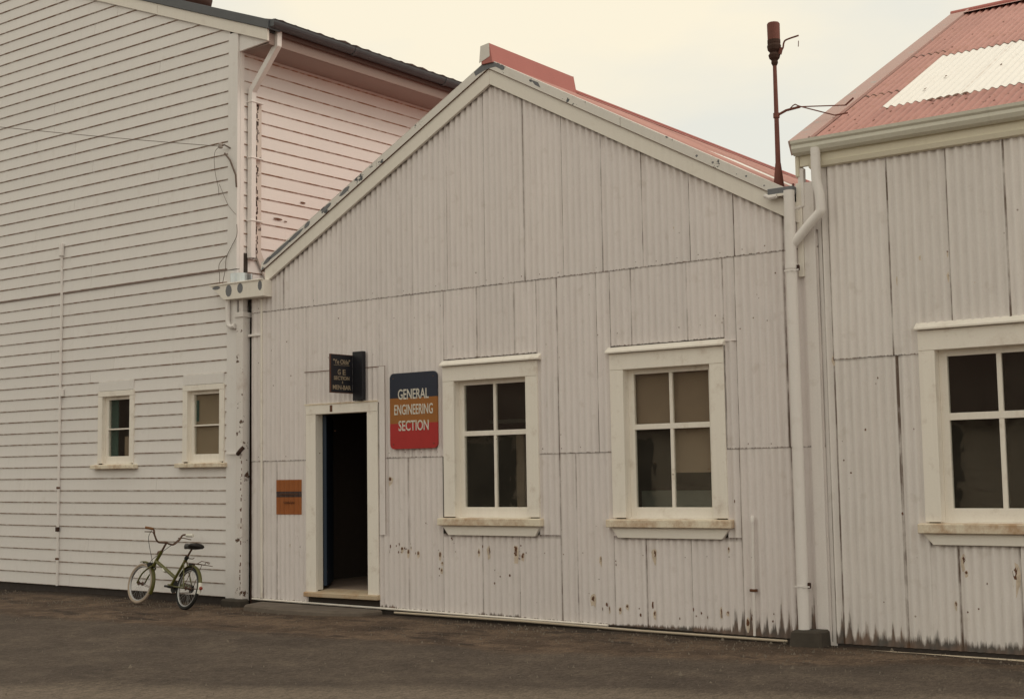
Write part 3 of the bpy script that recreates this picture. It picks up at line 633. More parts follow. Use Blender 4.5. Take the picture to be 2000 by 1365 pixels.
# doorway
b = MB(); b.box(.948, OPD[0], -.040, 0, .06, 2.11); b.box(OPD[1], 2.05, -.040, 0, .06, 2.11); b.box(.948, 2.05, -.043, 0, 2.11, 2.215)
dr = b.build('door_frame', M['trim'], SH, bevel=.004)
b = MB(); b.box(OPD[0]-.02, OPD[0], 0, .075, .12, 2.11); b.box(OPD[1], OPD[1]+.02, 0, .075, .12, 2.11); b.box(OPD[0]-.02, OPD[1]+.02, 0, .075, 2.11, 2.13); b.build('jamb', M['trim'], dr)
MB().prism([(-.075, .045), (-.075, .095), (.0, .108), (.17, .125), (.17, .045)], lambda p, q, t: (t, p, q), .935, 2.06).build('threshold', M['wornsill'], dr, bevel=.006)
part('lintel_stain', M['rust'], dr, 1.335, 1.375, -.0445, -.0435, 2.13, 2.205, bevel=0)
part('head_strip', M['trimsill'], dr, .935, 2.07, -.050, -.0435, 2.215, 2.232)
dd = Vector((-.615, .79, 0)).normalized(); dn = Vector((.79, .615, 0)).normalized(); h0 = Vector((1.108, .080, 0))
vs = [h0+dn*.0, h0+dd*.76, h0+dd*.76+dn*.04, h0+dn*.04]
MB().add([(p.x, p.y, .16) for p in vs]+[(p.x, p.y, 2.10) for p in vs], [(0,1,2,3), (7,6,5,4), (0,4,5,1), (1,5,6,2), (2,6,7,3), (3,7,4,0)]).build('door', M['navydoor'], SH, bevel=.003)
# flat patch over door and cover strip beside it
part('patch_strip', M['iron'], SH, 2.065, 2.155, -.026, -.019, .75, 2.605)
part('patch_edge', M['rust'], SH, .915, 2.16, -.0245, -.0215, 2.600, 2.608, bevel=0)
part('patch_edge', M['rust'], SH, 2.152, 2.157, -.0275, -.0262, .76, 2.60, bevel=0)
# base strip
MB().tube([(.05, -.026, -.018), (2.0, -.026, -.040), (3.6, -.026, -.060), (5.0, -.026, -.078)], .012, 6).build('base_flashing', M['trim'], SH)
part('foundation', M['plinth'], SH, .02, 7.28, .0, .1, -.5, -.162, bevel=0)
part('base_plate', M['plinth'], SH, .02, 7.28, .0045, .02, -.32, -.17, bevel=0)
# interior
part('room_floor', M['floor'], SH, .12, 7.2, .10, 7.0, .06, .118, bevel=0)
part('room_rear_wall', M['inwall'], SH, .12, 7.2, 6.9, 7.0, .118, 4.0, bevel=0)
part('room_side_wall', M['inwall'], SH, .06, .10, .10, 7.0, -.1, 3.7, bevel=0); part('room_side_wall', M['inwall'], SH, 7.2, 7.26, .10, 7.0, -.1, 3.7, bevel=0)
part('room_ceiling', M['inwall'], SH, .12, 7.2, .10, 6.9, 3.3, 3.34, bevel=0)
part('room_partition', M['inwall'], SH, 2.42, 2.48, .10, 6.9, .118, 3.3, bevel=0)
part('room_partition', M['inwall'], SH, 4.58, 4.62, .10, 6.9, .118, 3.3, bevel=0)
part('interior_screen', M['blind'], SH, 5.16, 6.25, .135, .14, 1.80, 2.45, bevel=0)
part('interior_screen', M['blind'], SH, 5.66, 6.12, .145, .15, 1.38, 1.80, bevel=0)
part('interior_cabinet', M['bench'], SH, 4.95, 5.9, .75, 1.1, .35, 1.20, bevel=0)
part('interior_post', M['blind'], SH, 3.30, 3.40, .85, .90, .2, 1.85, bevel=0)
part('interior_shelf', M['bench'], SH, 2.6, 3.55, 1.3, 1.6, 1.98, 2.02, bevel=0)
# box gutter at the left valley
bg_ = MB(); a0, a1 = -.545, .375
bg_.add([(a0, -.20, 3.865), (a0+.235, -.20, 3.675), (a1, -.20, 3.665), (a1, -.20, 3.865), (a0, -.03, 3.865), (a0+.235, -.03, 3.675), (a1, -.03, 3.665), (a1, -.03, 3.865)],
    [(0,1,2,3), (7,6,5,4), (0,4,5,1), (1,5,6,2), (2,6,7,3), (3,7,4,0)])
for q in range(len(bg_.v)): bg_.v[q] = (bg_.v[q][0], bg_.v[q][1]+.04, bg_.v[q][2]-.13)
BG = bg_.build('box_gutter', M['barge'], SH, bevel=.004)
part('gutter_lip', M['trim'], BG, a0-.01, a1+.01, -.175, -.165, 3.728, 3.745)
zb = MB()
for uu, hw, hh in [(-.22, .055, .075), (-.02, .05, .062), (.32, .035, .06), (-.44, .07, .022)]:
    n = 10; zb.add([(uu+math.cos(2*PI*k/n)*hw, -.1615, 3.725-hh+.0+math.sin(2*PI*k/n)*hh) for k in range(n)], [tuple(range(n))])
o = zb.build('bare_zinc_patches', M['zinc'], BG); o['kind'] = 'stuff'
MB().lathe([(.135, 0), (.135, .115), (.125, .115), (.125, .0)], (-.15, -.02, 3.745), n=28).build('rain_collar', M['galv'], SH, smooth=False)
part('valley_hole', M['timber'], SH, -.27, -.17, -.0, .10, 3.85, 4.13, bevel=0)
part('valley_gutter', M['zinc'], SH, -.20, .26, .0, 8, 3.60, 3.66, bevel=0)
sqpipe('downpipe_strap', 'pipe', SH, [(-.02, -.02, 3.10), (.20, -.02, 3.10)], .03)
MB().tube([(.205, -.025, 3.52), (.205, -.025, .0)], .014, 6).build('edge_bead', M['trim'], SH)
# standpipe on the wall
sp_ = MB(); sp_.tube([(6.575, -.03, .93), (6.56, -.03, -.09)], .013, 8); sp_.lathe([(.018, 0), (.018, .05), (.008, .06)], (6.575, -.03, .92), n=8); sp_.build('wall_conduit', M['pipe'], SH, smooth=True)
part('conduit_clamp', M['rust'], SH, 6.53, 6.60, -.046, -.018, .30, .325)
# rust and nails
pts = []
for cx, cy, n, sx, sy in [(2.42, .62, 16, .22, .06), (3.06, .70, 3, .05, .04), (3.5, .60, 3, .1, .05), (3.93, .60, 12, .06, .08), (3.75, .35, 4, .15, .12), (2.92, .48, 5, .03, .10), (5.1, .52, 2, .02, .05), (6.2, .9, 3, .3, .3)]:
    for i in range(n): pts.append((cx+random.uniform(-sx, sx), cy+random.uniform(-sy, sy), random.uniform(.004, .010), random.uniform(.9, 2.6)))
pts += [(5.53, .62, .022, 1.5), (3.555, .605, .02, 1.9), (3.905, .60, .018, 3), (2.21, 1.36, .022, 1.), (3.585, 5.33, .014, 1), (3.655, 5.34, .017, 1), (.66, .62, .010, 1), (.35, 2.9, .008, 1.), (.60, 3.72, .012, 1.3), (4.92, .55, .012, 2), (4.83, .17, .02, 1.5), (5.5, .14, .008, 5), (6.33, 3.55, .012, 1), (5.84, 3.72, .016, 1)]
for i in range(60): pts.append((random.uniform(.3, 7.0), random.uniform(.1, 3.6), random.uniform(.003, .007), random.uniform(.8, 1.6)))
for i in range(22): x = random.uniform(4.9, 6.9); pts.append((x, random.uniform(.02, .12), random.uniform(.005, .012), random.uniform(1, 3)))
spots(SH, pts)
pts = []
for w in (LAP1+.055, LAP2+.05, .60, 2.75):
    u = .15
    while u < 7.0:
        bad = any(h[0]-.18 < u < h[1]+.18 and h[2]-.2 < w < h[3]+.25 for h in (OP1, OP2, OPD))
        if not bad and random.random() < .62: pts.append((round(u/PITCH)*PITCH, w+random.uniform(-.012, .012), random.uniform(.0045, .007), 1))
        u += PITCH*3
spots(SH, pts, 'nail_heads', 'rust', off=.003)

# =================================================================== CORRUGATED STORE (right)
RB = root('corrugated_store', FR, 'grey corrugated iron building with patched red and white roof at the right edge', 'building')
EV = 4.40
def damp2(u):
    groove = .5-.5*math.cos(2*PI*u/PITCH); b_ = .065+.045*random.random()
    b_ += groove**1.5*random.uniform(.02, .34)*max(0, 1-(u+.1)/1.5); return b_
seam_u = [.13, .683, 1.196, 1.682, 2.19, 2.70, 3.21, 3.72, 4.3, 5.0, 5.6]
for a, c in zip(seam_u, seam_u[1:]):
    z = 2.44 if a < .6 else (2.60 if a < 2.18 else 0.)
    if a == .683:
        corr('corrugated_sheet', M['iron2'], RB, a, .92, 2.44, 4.185, wallfn, off=.003, ed=.015, seam=(.9, .0), amp=lapamp); corr('corrugated_sheet', M['iron2'], RB, .92, c, 2.60, 4.185, wallfn, off=.003, ed=.015, seam=(.0, .4), amp=lapamp)
    else: corr('corrugated_sheet', M['iron2'], RB, a, c, z, 4.185, wallfn, off=.003, ed=.015, seam=(1., .8), amp=lapamp if z else damp2)
corr('corrugated_sheet', M['iron2'], RB, .13, .708, -.02, 2.46, wallfn, off=0, ed=.02, seam=(1., .8), amp=damp2)
corr('corrugated_sheet', M['iron2'], RB, .708, .93, -.02, 2.46, wallfn, off=0, seam=(1., .2), amp=damp2)
corr('corrugated_sheet', M['iron2'], RB, .93, 1.157, -.02, .855, wallfn, off=0, seam=(.1, .5), amp=damp2)
corr('corrugated_sheet', M['iron2'], RB, 1.157, 1.66, -.02, .855, wallfn, off=0, ed=.02, seam=(1., .5), amp=damp2)
corr('corrugated_sheet', M['iron2'], RB, 1.66, 2.19, -.02, .855, wallfn, off=0, seam=(1., .5), amp=damp2)
OPR = (1.04, 2.04, 1.03, 2.465)
walls(RB, 'wall', M['timber'], .02, 5.6, -.15, 4.3, .004, .10, [OPR])
part('base_plate', M['plinth'], RB, .0, 5.6, .0, .02, -.3, -.03, bevel=0)
# corner: flat board, dark recess, narrow strip
part('corner_board', M['iron2'], RB, -.10, .008, -.036, .0, -.05, 4.05)
part('corner_recess', M['iron2'], RB, .008, .066, -.004, .0, -.05, 4.20, bevel=0)
corr('corrugated_sheet', M['iron2'], RB, .064, .132, -.02, 4.2, wallfn, off=.0, seam=(.9, .9), amp=damp2)
part('corner_board_head', M['barge'], RB, -.155, -.102, -.05, .0, 3.2, 4.05)
part('end_wall', M['iron2'], RB, -.02, .02, .10, 4.3, 3.0, 4.3, bevel=0)
# fascia, moulding, gutter
part('fascia', M['fascia'], RB, -.11, 5.7, -.045, -.012, 4.195, 4.40)
MB().prism([(-.065, 4.215), (-.052, 4.175), (-.012, 4.165), (-.012, 4.215)], lambda p, q, t: (t, p, q), -.02, 5.7).build('fascia_moulding', M['fascia'], RB)
prof = [(-.046, 4.425), (-.046, 4.295), (-.085, 4.292), (-.120, 4.310), (-.140, 4.345), (-.138, 4.375), (-.155, 4.392), (-.160, 4.418), (-.150, 4.418), (-.130, 4.37), (-.115, 4.32), (-.085, 4.303), (-.056, 4.305), (-.056, 4.425)]
for a, c in ((-.14, .98), (.985, 1.62), (1.625, 5.7)): MB().prism(prof, lambda p, q, t: (t, p, q), a, c).build('gutter', M['gutter'], RB)
for u in (.97, 1.61): MB().prism([(p*1.01-.001, q) for p, q in prof[:8]], lambda p, q, t: (t, p, q), u, u+.022).build('gutter_joint', M['gutter'], RB)
MB().prism(prof[:8], lambda p, q, t: (t, p, q), -.145, -.141).build('gutter_end', M['gutter'], RB)
for w_ in (0,): part('eave_bracket', M['fascia'], RB, -.15, -.112, -.06, .05, 4.10, 4.30, bevel=.01)
part('eave_bracket', M['fascia'], RB, -.135, -.112, -.045, .05, 4.03, 4.098, bevel=.01)
# roof: pitch 27.6 deg
RS = (6.76-4.40)/(4.414+.10)
def roofF(s_, z, h):
    L = math.hypot(1, RS); return (s_, -.125+z/L-h*RS/L, 4.395+z*RS/L+h/L)
LF = (4.40+.125)*math.hypot(1, RS); zz = lambda v_: (v_+.125)*math.hypot(1, RS)
cols = [-.02, .42, 1.16, 1.92, 2.68, 3.44, 4.20, 5.0, 5.7]
for i, (a, c) in enumerate(zip(cols, cols[1:])):
    if i == 0: rows = [(0, zz(1.12), 'redroof'), (zz(1.12)-.02, zz(2.48), 'redroof'), (zz(2.48)-.02, LF, 'redroof')]
    else: rows = [(0, zz(.58), 'redpatch'), (zz(.56), zz(2.28), 'whiteroof' if i < 5 else 'redroof'), (zz(2.26), LF, 'redroof')]
    for j, (z0, z1, m_) in enumerate(rows):
        corr('roof_sheet', M[m_], RB, a, c, z0, z1, roofF, gk=(.30 if m_ != 'whiteroof' else .06), off=.004*j+random.uniform(0, .001), seam=(.35, .15), amp=(lambda u: .020+.03*random.random()*(math.sin(u*7) > .3)) if m_ != 'whiteroof' else (lambda u: .004))
b = MB()
def roofmark(u, v_, ru, rv, drop=.0215):
    n = 9; b.add([roofF(u+math.cos(2*PI*k/n)*ru*random.uniform(.6, 1.15), zz(v_)+math.sin(2*PI*k/n)*rv*random.uniform(.6, 1.15), drop) for k in range(n)], [tuple(range(n))])
for i in range(46):
    u = round(random.uniform(.05, 2.0)/PITCH)*PITCH; roofmark(u, random.uniform(-.05, .52) if i % 3 else random.uniform(2.5, 4.1), random.uniform(.006, .014), random.uniform(.008, .028), .0225 if i % 3 else .031)
for u in (.92, 1.0, 1.07, 1.14, 1.20): roofmark(round(u/PITCH)*PITCH, .555-random.uniform(0, .05), .032, .05, .0232)  # below the white sheets: dark rust and painted shade of the gap
for u, v_ in ((.80, 1.30), (1.30, 1.35), (1.62, 1.5), (.72, .95)): roofmark(u, v_, .012, .03, .0265)
o = b.build('rust_gap_marks', M['rust'], RB); o['kind'] = 'stuff'
L_n = math.hypot(1, RS)
MB().add([(-.02, -.10, 4.36), (5.7, -.10, 4.36), (5.7, 4.40, 6.71), (-.02, 4.40, 6.71), (-.02, -.10, 4.38), (5.7, -.10, 4.38), (5.7, 4.40, 6.735), (-.02, 4.40, 6.735)],
    [(0,3,2,1), (4,5,6,7), (0,1,5,4), (1,2,6,5), (2,3,7,6), (3,0,4,7)]).build('roof_deck', M['timber'], RB)
MB().add([(-.02, 4.42, 6.71), (5.7, 4.42, 6.71), (5.7, 8.9, 4.36), (-.02, 8.9, 4.36), (-.02, 4.42, 6.735), (5.7, 4.42, 6.735), (5.7, 8.9, 4.38), (-.02, 8.9, 4.38)],
    [(0,3,2,1), (4,5,6,7), (0,1,5,4), (1,2,6,5), (2,3,7,6), (3,0,4,7)]).build('rear_roof', M['redroof'], RB)
def vergebox(name, mat, u0, u1, h0, h1, bevel=.003):
    pts_ = []
    for u in (u0, u1):
        for z, h in ((-.02, h0), (LF+.02, h0), (LF+.02, h1), (-.02, h1)): pts_.append(roofF(u, z, h))
    return MB().add(pts_, [(0,1,2,3), (7,6,5,4), (0,4,5,1), (1,5,6,2), (2,6,7,3), (3,7,4,0)]).build(name, M[mat], RB, bevel=bevel)
vergebox('verge_flashing', 'pinkflash', -.165, .045, .028, .036); vergebox('verge_roll', 'pinkflash', .030, .055, .012, .05, .006); vergebox('verge_board', 'pinkflash', -.165, -.15, -.10, .028)
MB().tube([(-.165, 4.42, 6.80), (5.7, 4.42, 6.80)], .035, 10).build('ridge_roll', M['redflash'], RB, smooth=True)
MB().add([(.05, 4.20, 6.715), (5.7, 4.20, 6.715), (5.7, 4.42, 6.80), (.05, 4.42, 6.80), (.05, 4.64, 6.715), (5.7, 4.64, 6.715)], [(0,1,2,3), (3,2,5,4)]).build('ridge_cap', M['redroof'], RB)
window(RB, 'trim', OPR[0], OPR[1], OPR[2], OPR[3], .138, 2.635, sash=.07, rec=.085, rails=(1.875, 1.935), munt=.02, cap=(.885, 2.205, 2.64, 2.705), sill=(.850, 2.235, .937, 1.022), apron=(.880, 2.20, .965, 2.12, .842, .934))
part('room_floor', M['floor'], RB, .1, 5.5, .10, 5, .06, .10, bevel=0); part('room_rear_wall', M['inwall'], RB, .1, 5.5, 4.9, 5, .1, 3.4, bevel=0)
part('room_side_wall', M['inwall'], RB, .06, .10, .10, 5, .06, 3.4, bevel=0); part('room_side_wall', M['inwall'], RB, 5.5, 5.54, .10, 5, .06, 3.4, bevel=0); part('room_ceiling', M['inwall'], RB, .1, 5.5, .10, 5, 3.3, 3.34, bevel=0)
# downpipes at the junction: tall pipe from shed gutter with a branch from the store's gutter
MB().tube([(-.19, -.115, 3.98), (-.19, -.115, 3.0), (-.19, -.115, .06)], .050, 14).build('downpipe', M['pipe'], RB, smooth=True)
MB().tube(smoothpath([(.075, -.11, 4.33), (.075, -.11, 4.05), (.10, -.11, 3.90), (.105, -.11, 3.78), (.09, -.11, 3.74), (-.02, -.108, 3.64), (-.185, -.105, 3.48)], 5), .044, 14).build('branch_pipe', M['pipe'], RB, smooth=True)
MB().tube([(-.19, -.115, 3.27), (-.19, -.115, 3.31)], .056, 14).build('pipe_socket', M['pipe'], RB, smooth=True)
for w in (3.25, .45): part('pipe_strap', M['darkrust'], RB, -.14, -.115, -.13, -.10, w, w+.05, bevel=.005)
for w in (3.245, .462): part('pipe_strap', M['pipe'], RB, -.24, -.10, -.168, -.163, w, w+.012, bevel=0)
sqpipe('offset_pipe', 'pipe', RB, [(-.105, -.02, 4.18), (-.105, -.02, 3.84), (-.20, -.06, 3.81)], .055)
part('sump_box', M['zinc'], RB, -.40, -.15, -.12, .10, 3.955, 4.02); part('sump_lip', M['trim'], RB, -.42, -.14, -.125, -.121, 3.94, 3.965)
MB().tube([(-.42, -.13, 3.96), (-.36, -.15, 3.93), (-.30, -.14, 3.94)], .02, 8).build('sump_spout', M['oldpipe'], RB)
pts = []
for (u, w, r, a_) in [(.30, 3.30, .022, 1.4), (.22, 3.25, .014, 1.2), (.55, 3.41, .014, 1), (.92, 3.27, .03, 1.1), (1.19, 3.28, .024, 1.6), (1.19, 3.08, .026, 1.8), (.72, 3.10, .028, 1.8), (1.41, 3.02, .022, 1.4), (1.60, 3.30, .028, 1.3), (.60, 2.52, .014, 1), (1.20, .72, .022, 2), (1.22, .62, .014, 1.2), (1.12, .36, .016, 1.4), (1.22, .30, .010, 1), (1.62, .62, .034, 2.2), (.70, 1.1, .01, 2), (.40, 2.54, .008, 1), (.13, 2.45, .02, 1.3), (.5, .35, .008, 1)]: pts.append((u, w, r*.8, a_))
for i in range(40): pts.append((random.uniform(.15, 1.9), random.uniform(.1, 4.1), random.uniform(.003, .008), random.uniform(.9, 1.8)))
pts = [p for p in pts if not (OPR[0]-.17 < p[0] < OPR[1]+.17 and .82 < p[1] < 2.72)]
spots(RB, pts)

# =================================================================== SIGNS (own things, hung on the shed wall)
def text(s_, size, mat, parent, mtx, width=None, bold=0., depth=.0015, name='lettering', shear=0.):
    cu = bpy.data.curves.new('lettering', 'FONT'); cu.body = s_; cu.size = size; cu.align_x = 'CENTER'; cu.align_y = 'CENTER'; cu.extrude = depth; cu.offset = bold; cu.shear = shear; cu.resolution_u = 4
    ob = bpy.data.objects.new('tmp', cu); C.objects.link(ob); dg = bpy.context.evaluated_depsgraph_get(); me = bpy.data.meshes.new_from_object(ob.evaluated_get(dg))
    xs = [v.co.x for v in me.vertices]; ys = [v.co.y for v in me.vertices]; w_ = max(xs)-min(xs); h_ = max(ys)-min(ys); cx = (max(xs)+min(xs))/2; cy = (max(ys)+min(ys))/2
    sx = (width/w_) if width else 1.; sy = size/h_
    me.transform(Matrix.Diagonal((sx, sy, 1, 1)) @ Matrix.Translation((-cx, -cy, 0))); me.transform(mtx)
    bpy.data.objects.remove(ob); bpy.data.curves.remove(cu)
    me.materials.clear(); me.materials.append(M[mat]); o = bpy.data.objects.new(name, me); C.objects.link(o); o.parent = parent; return o
def rounded(x0, x1, z0, z1, r, n=5):
    pts = []
    for cx, cz, a in ((x1-r, z0+r, -PI/2), (x1-r, z1-r, 0), (x0+r, z1-r, PI/2), (x0+r, z0+r, PI)):
        for k in range(n+1): t = a+PI/2*k/n; pts.append((cx+r*math.cos(t), cz+r*math.sin(t)))
    return pts
SG = root('department_sign', FS @ Matrix.Translation((2.25, -.03, 1.685)), 'large upright sign in navy, orange brown and red bands reading GENERAL ENGINEERING SECTION', 'sign')
W_, H_ = .668, .825
def bandclip(pts, z0, z1):
    out = []; n = len(pts)
    def clip(P, f, val, keep):
        res = []
        for i in range(len(P)):
            a, b_ = P[i], P[(i+1) % len(P)]; ia, ib = keep(a[1]), keep(b_[1])
            if ia: res.append(a)
            if ia != ib: t = (val-a[1])/(b_[1]-a[1]); res.append((a[0]+(b_[0]-a[0])*t, val))
        return res
    P = clip(pts, None, z0, lambda z: z >= z0-1e-9); return clip(P, None, z1, lambda z: z <= z1+1e-9)
outl = rounded(0, W_, 0, H_, .055)
for z0, z1, m_ in ((0, .275, 'sign_red'), (.275, .552, 'sign_orange'), (.552, H_, 'sign_navy')):
    MB().prism(bandclip(outl, z0, z1), lambda p, q, t: (p, t, q), -.022, .0).build('sign_band', M[m_], SG)
RX = Matrix.Rotation(PI/2, 4, 'X')
for s_, z, w_ in (('GENERAL', .592, .435), ('ENGINEERING', .425, .545), ('SECTION', .250, .425)):
    text(s_, .112, 'letter', SG, Matrix.Translation((W_/2+.004, -.0235, z)) @ RX, width=w_, bold=.0012, name='lettering')
for x, z in ((.05, .77), (.62, .77), (.05, .05), (.62, .05)): MB().lathe([(.007, 0), (.006, .004)], (x, -.022, z), axis=(0, -1, 0), n=8).build('screw', M['steel'], SG)
# hanging sign
HS = root('hanging_sign', FS @ Matrix.Translation((1.715, -.02, 2.24)), 'small black projecting sign with faded old style lettering above the doorway', 'sign')
part('wall_plate', M['blackboard'], HS, .0, .155, -.055, .0, .0, .548, bevel=.004)
part('sign_board', M['blackboard'], HS, -.012, .006, -.405, -.056, .085, .500, bevel=.002)
b = MB(); b.box(-.014, .008, -.405, -.056, .500, .507); b.box(-.014, .008, -.405, -.056, .078, .085); b.box(-.014, .008, -.412, -.405, .078, .507); b.build('sign_edge', M['signedge'], HS)
RY = Matrix.Rotation(PI/2, 4, 'Z') @ Matrix.Rotation(PI/2, 4, 'X')
for s_, z, w_, h_, y in (('"Ye Olde"', .425, .27, .055, -.235), ('SECTION', .243, .25, .042, -.235), ('MEN-BAR', .140, .29, .050, -.232)):
    text(s_, h_, 'oldletter', HS, Matrix.Translation((.0075, y, z)) @ RY, width=w_, bold=.001, depth=.001)
b = MB(); b.box(.0062, .0078, -.36, -.11, .384, .388); b.build('underline', M['oldletter'], HS)
for s_, y in (('G', -.275), ('E', -.195)): text(s_, .060, 'oldletter', HS, Matrix.Translation((.0075, y, .310)) @ RY, width=.046, bold=.001, depth=.001)
text('&', .030, 'oldletter', HS, Matrix.Translation((.0075, -.22, .198)) @ RY, width=.018, depth=.001)
# orange painted corrugated panel
OS = root('orange_notice', FS @ Matrix.Translation((.452, 0, .97)), 'small orange corrugated notice with a dark brown band left of the doorway', 'sign')
def opanel(z0, z1, m_, name):
    ofn = lambda u, z, h: (u-.452, -h, z)
    return corr(name, M[m_], OS, .452, .858, z0, z1, ofn, off=.005, seam=(0, 0), amp=lambda u: 0)
opanel(.0, .198, 'orangeiron', 'notice_panel'); opanel(.198, .265, 'browniron', 'notice_band'); opanel(.265, .40, 'orangeiron', 'notice_panel')
b = MB(); pth = [(.12+.17*i/34+.006*math.sin(i*2.1), -.0245, .135+.014*math.sin(i*1.7)+.006*math.sin(i*.9)) for i in range(35)]
b.tube(pth, .0028, 4); b.build('scrawled_writing', M['scrawl'], OS)
b = MB(); b.tube([(.05+.30*i/60, -.0245, .232+.009*(1 if (i//2) % 2 else -1)) for i in range(61)], .0018, 4); b.build('worn_writing', M['scrawl'], OS)

# =================================================================== VENT POLE
VP = root('vent_pole', FS @ Matrix.Translation((6.815, .25, 3.97)), 'tall thin rust red pole with a cylindrical cap standing on the shed roof', 'pole')
MB().tube([(0, 0, .0), (0, 0, 1.24)], [.026, .018], 12).build('pole', M['rustpole'], VP, smooth=True)
MB().lathe([(.062, -.06), (.034, .20), (.026, .27)], (0, 0, 0)).build('base_cone', M['rustpole'], VP, smooth=True)
MB().lathe([(.020, 1.20), (.032, 1.225), (.030, 1.25), (.048, 1.27), (.056, 1.30), (.040, 1.325), (.060, 1.35), (.066, 1.385), (.058, 1.41)], (0, 0, 0)).build('collar', M['darkrust'], VP, smooth=False)
MB().lathe([(.058, 1.41), (.060, 1.60), (.052, 1.612), (.02, 1.616)], (0, 0, 0), n=24).build('cap_cylinder', M['rustpole'], VP, smooth=False)
MB().lathe([(.061, 1.412), (.061, 1.445)], (0, 0, 0), n=24).build('dark_band', M['darkrust'], VP)
b = MB(); b.tube(smoothpath([(.03, 0, 1.32), (.085, 0, 1.345), (.10, 0, 1.40), (.13, 0, 1.425), (.25, 0, 1.44)], 4), .008, 6); b.tube([(.055, 0, 1.30), (.075, 0, 1.36)], .018, 8); b.build('lever', M['rustpole'], VP)
MB().tube([(.248, 0, 1.39), (.244, 0, 1.335)], .004, 5).build('lever_chain', M['rustpole'], VP)
b = MB(); b.tube([(.0, 0, .72), (.10, 0, .755), (.24, 0, .765)], .012, 6); b.tube(smoothpath([(.14, 0, .765), (.19, 0, .795), (.25, .0, .765), (.53, .12, .66)], 4), .006, 5); b.tube([(.24, 0, .765), (.62, .15, .745)], .006, 5); b.tube([(.53, .12, .66), (.64, .15, .67)], .008, 5); b.tube([(.62, .15, .745), (.70, .15, .80)], .009, 5)
b.lathe([(.030, .70), (.030, .745)], (0, 0, 0), n=12); b.build('stay_rods', M['rustpole'], VP)
MB().tube([(.135, .02, -.11), (.135, .02, .06)], .010, 6).build('roof_peg', M['rustpole'], VP)

# =================================================================== GROUND LEVEL THINGS
def step():
    b = MB(); n = 14; vs = []
    P = [(-12.0, 11.30), (-11.9, 10.98), (-11.2, 10.86), (-10.5, 10.90), (-10.15, 11.05), (-10.08, 11.36), (-12.02, 11.40)]
    b.add([(x, y, .02) for x, y in P]+[(x*.996-.045, y+.02*(y < 11.3), .105) for x, y in P], [tuple(range(7))[::-1], tuple(range(7, 14))]+[(i, (i+1) % 7, (i+1) % 7+7, i+7) for i in range(7)])
    tag(b.build('concrete_step', M['concrete'], bevel=.02), 'low worn concrete slab on the ground in front of the open doorway', 'step')
step()
b = MB(); x0, x1 = -5.24, -4.93
b.add([(x0, 11.15, .0), (x1, 11.17, .0), (x1, 11.40, .0), (x0, 11.40, .0), (x0+.02, 11.19, .185), (x1-.02, 11.20, .19), (x1-.01, 11.395, .19), (x0+.02, 11.395, .185)], [(0,3,2,1), (4,5,6,7), (0,1,5,4), (1,2,6,5), (2,3,7,6), (3,0,4,7)])
tag(b.build('concrete_block', M['darkconc'], bevel=.018), 'dark mossy concrete block under the downpipe where shed and right building meet', 'block')
tag(MB().box(-12.52, -12.20, 11.20, 11.38, .0, .125).build('drain_block', M['darkconc'], bevel=.02), 'dark concrete pad at the foot of the square downpipe near the bicycle', 'block')
pp = [FS @ Vector((2.3, -.06, -.075)), FS @ Vector((4.0, -.06, -.083)), FS @ Vector((5.4, -.065, -.105)), FS @ Vector((6.9, -.075, -.115))]
tag(MB().tube(pp, .012, 8).build('water_pipe', M['whitepipe'], smooth=True), 'thin cream pipe along the foot of the shed wall below the windows', 'pipe')
pp = [FR @ Vector((.02, -.13, -.055)), FR @ Vector((1.5, -.12, -.055)), FR @ Vector((5.0, -.12, -.055))]
tag(MB().tube(pp, .013, 8).build('water_pipe', M['whitepipe'], smooth=True), 'thin cream pipe along the foot of the right hand building', 'pipe')

# =================================================================== BICYCLE
LEAN = math.radians(12); bd = Vector((-.9824, .1869, 0)).normalized(); bn = Vector((.1869, .9824, 0)).normalized()
Zb = (Vector((0, 0, 1))*math.cos(LEAN)+bn*math.sin(LEAN)); Yb = Zb.cross(bd)
BM = Matrix(((bd.x, Yb.x, Zb.x, -12.537), (bd.y, Yb.y, Zb.y, 10.673), (bd.z, Yb.z, Zb.z, .043), (0, 0, 0, 1)))
BK = root('bicycle', BM, 'olive green small wheeled bicycle leaning against the weatherboard wall', 'bicycle')
# local: x forward (to the left of the picture), z up, y sideways
V3 = Vector
def wheel(c, R_, tm, steer=0.):
    X = V3((math.cos(steer), math.sin(steer), 0)); Y = V3((0, 0, 1)); Z = X.cross(Y); fr_ = (X, Y, Z)
    w = MB().torus(c, R_-.040, .0095, fr_, 44, 8, squash=1.3).build('wheel', M['chrome'], BK, smooth=True)
    MB().torus(c, R_-.018, .0195, fr_, 44, 10, squash=1.05).build('tyre', M[tm], w, smooth=True)
    b = MB(); c = V3(c)
    for k in range(28):
        a = 2*PI*k/28; a2 = a+(.55 if k % 2 else -.55); s_ = .028 if k % 4 < 2 else -.028
        b.tube([c+Z*s_+(X*math.cos(a2)+Y*math.sin(a2))*.022, c+(X*math.cos(a)+Y*math.sin(a))*(R_-.046)], .0009, 4, caps=False)
    b.build('spokes', M['chrome'], w)
    MB().lathe([(.012, -.045), (.012, -.03), (.026, -.03), (.026, -.024), (.014, -.02), (.014, .02), (.026, .024), (.026, .03), (.012, .03), (.012, .045)], c, axis=Z, n=14).build('hub', M['steel'], w)
    return w
RW, FW = (.0, 0, .245), (1.13, .0, .245)
ST = .12
wheel(RW, .245, 'blackrubber'); wheel(FW, .245, 'creamtyre', ST)
bb = V3((.405, 0, .250)); st_top = V3((.165, 0, .590)); ht = V3((.775, 0, .650)); hb = V3((.900, 0, .470))
ax_st = (ht-hb).normalized()
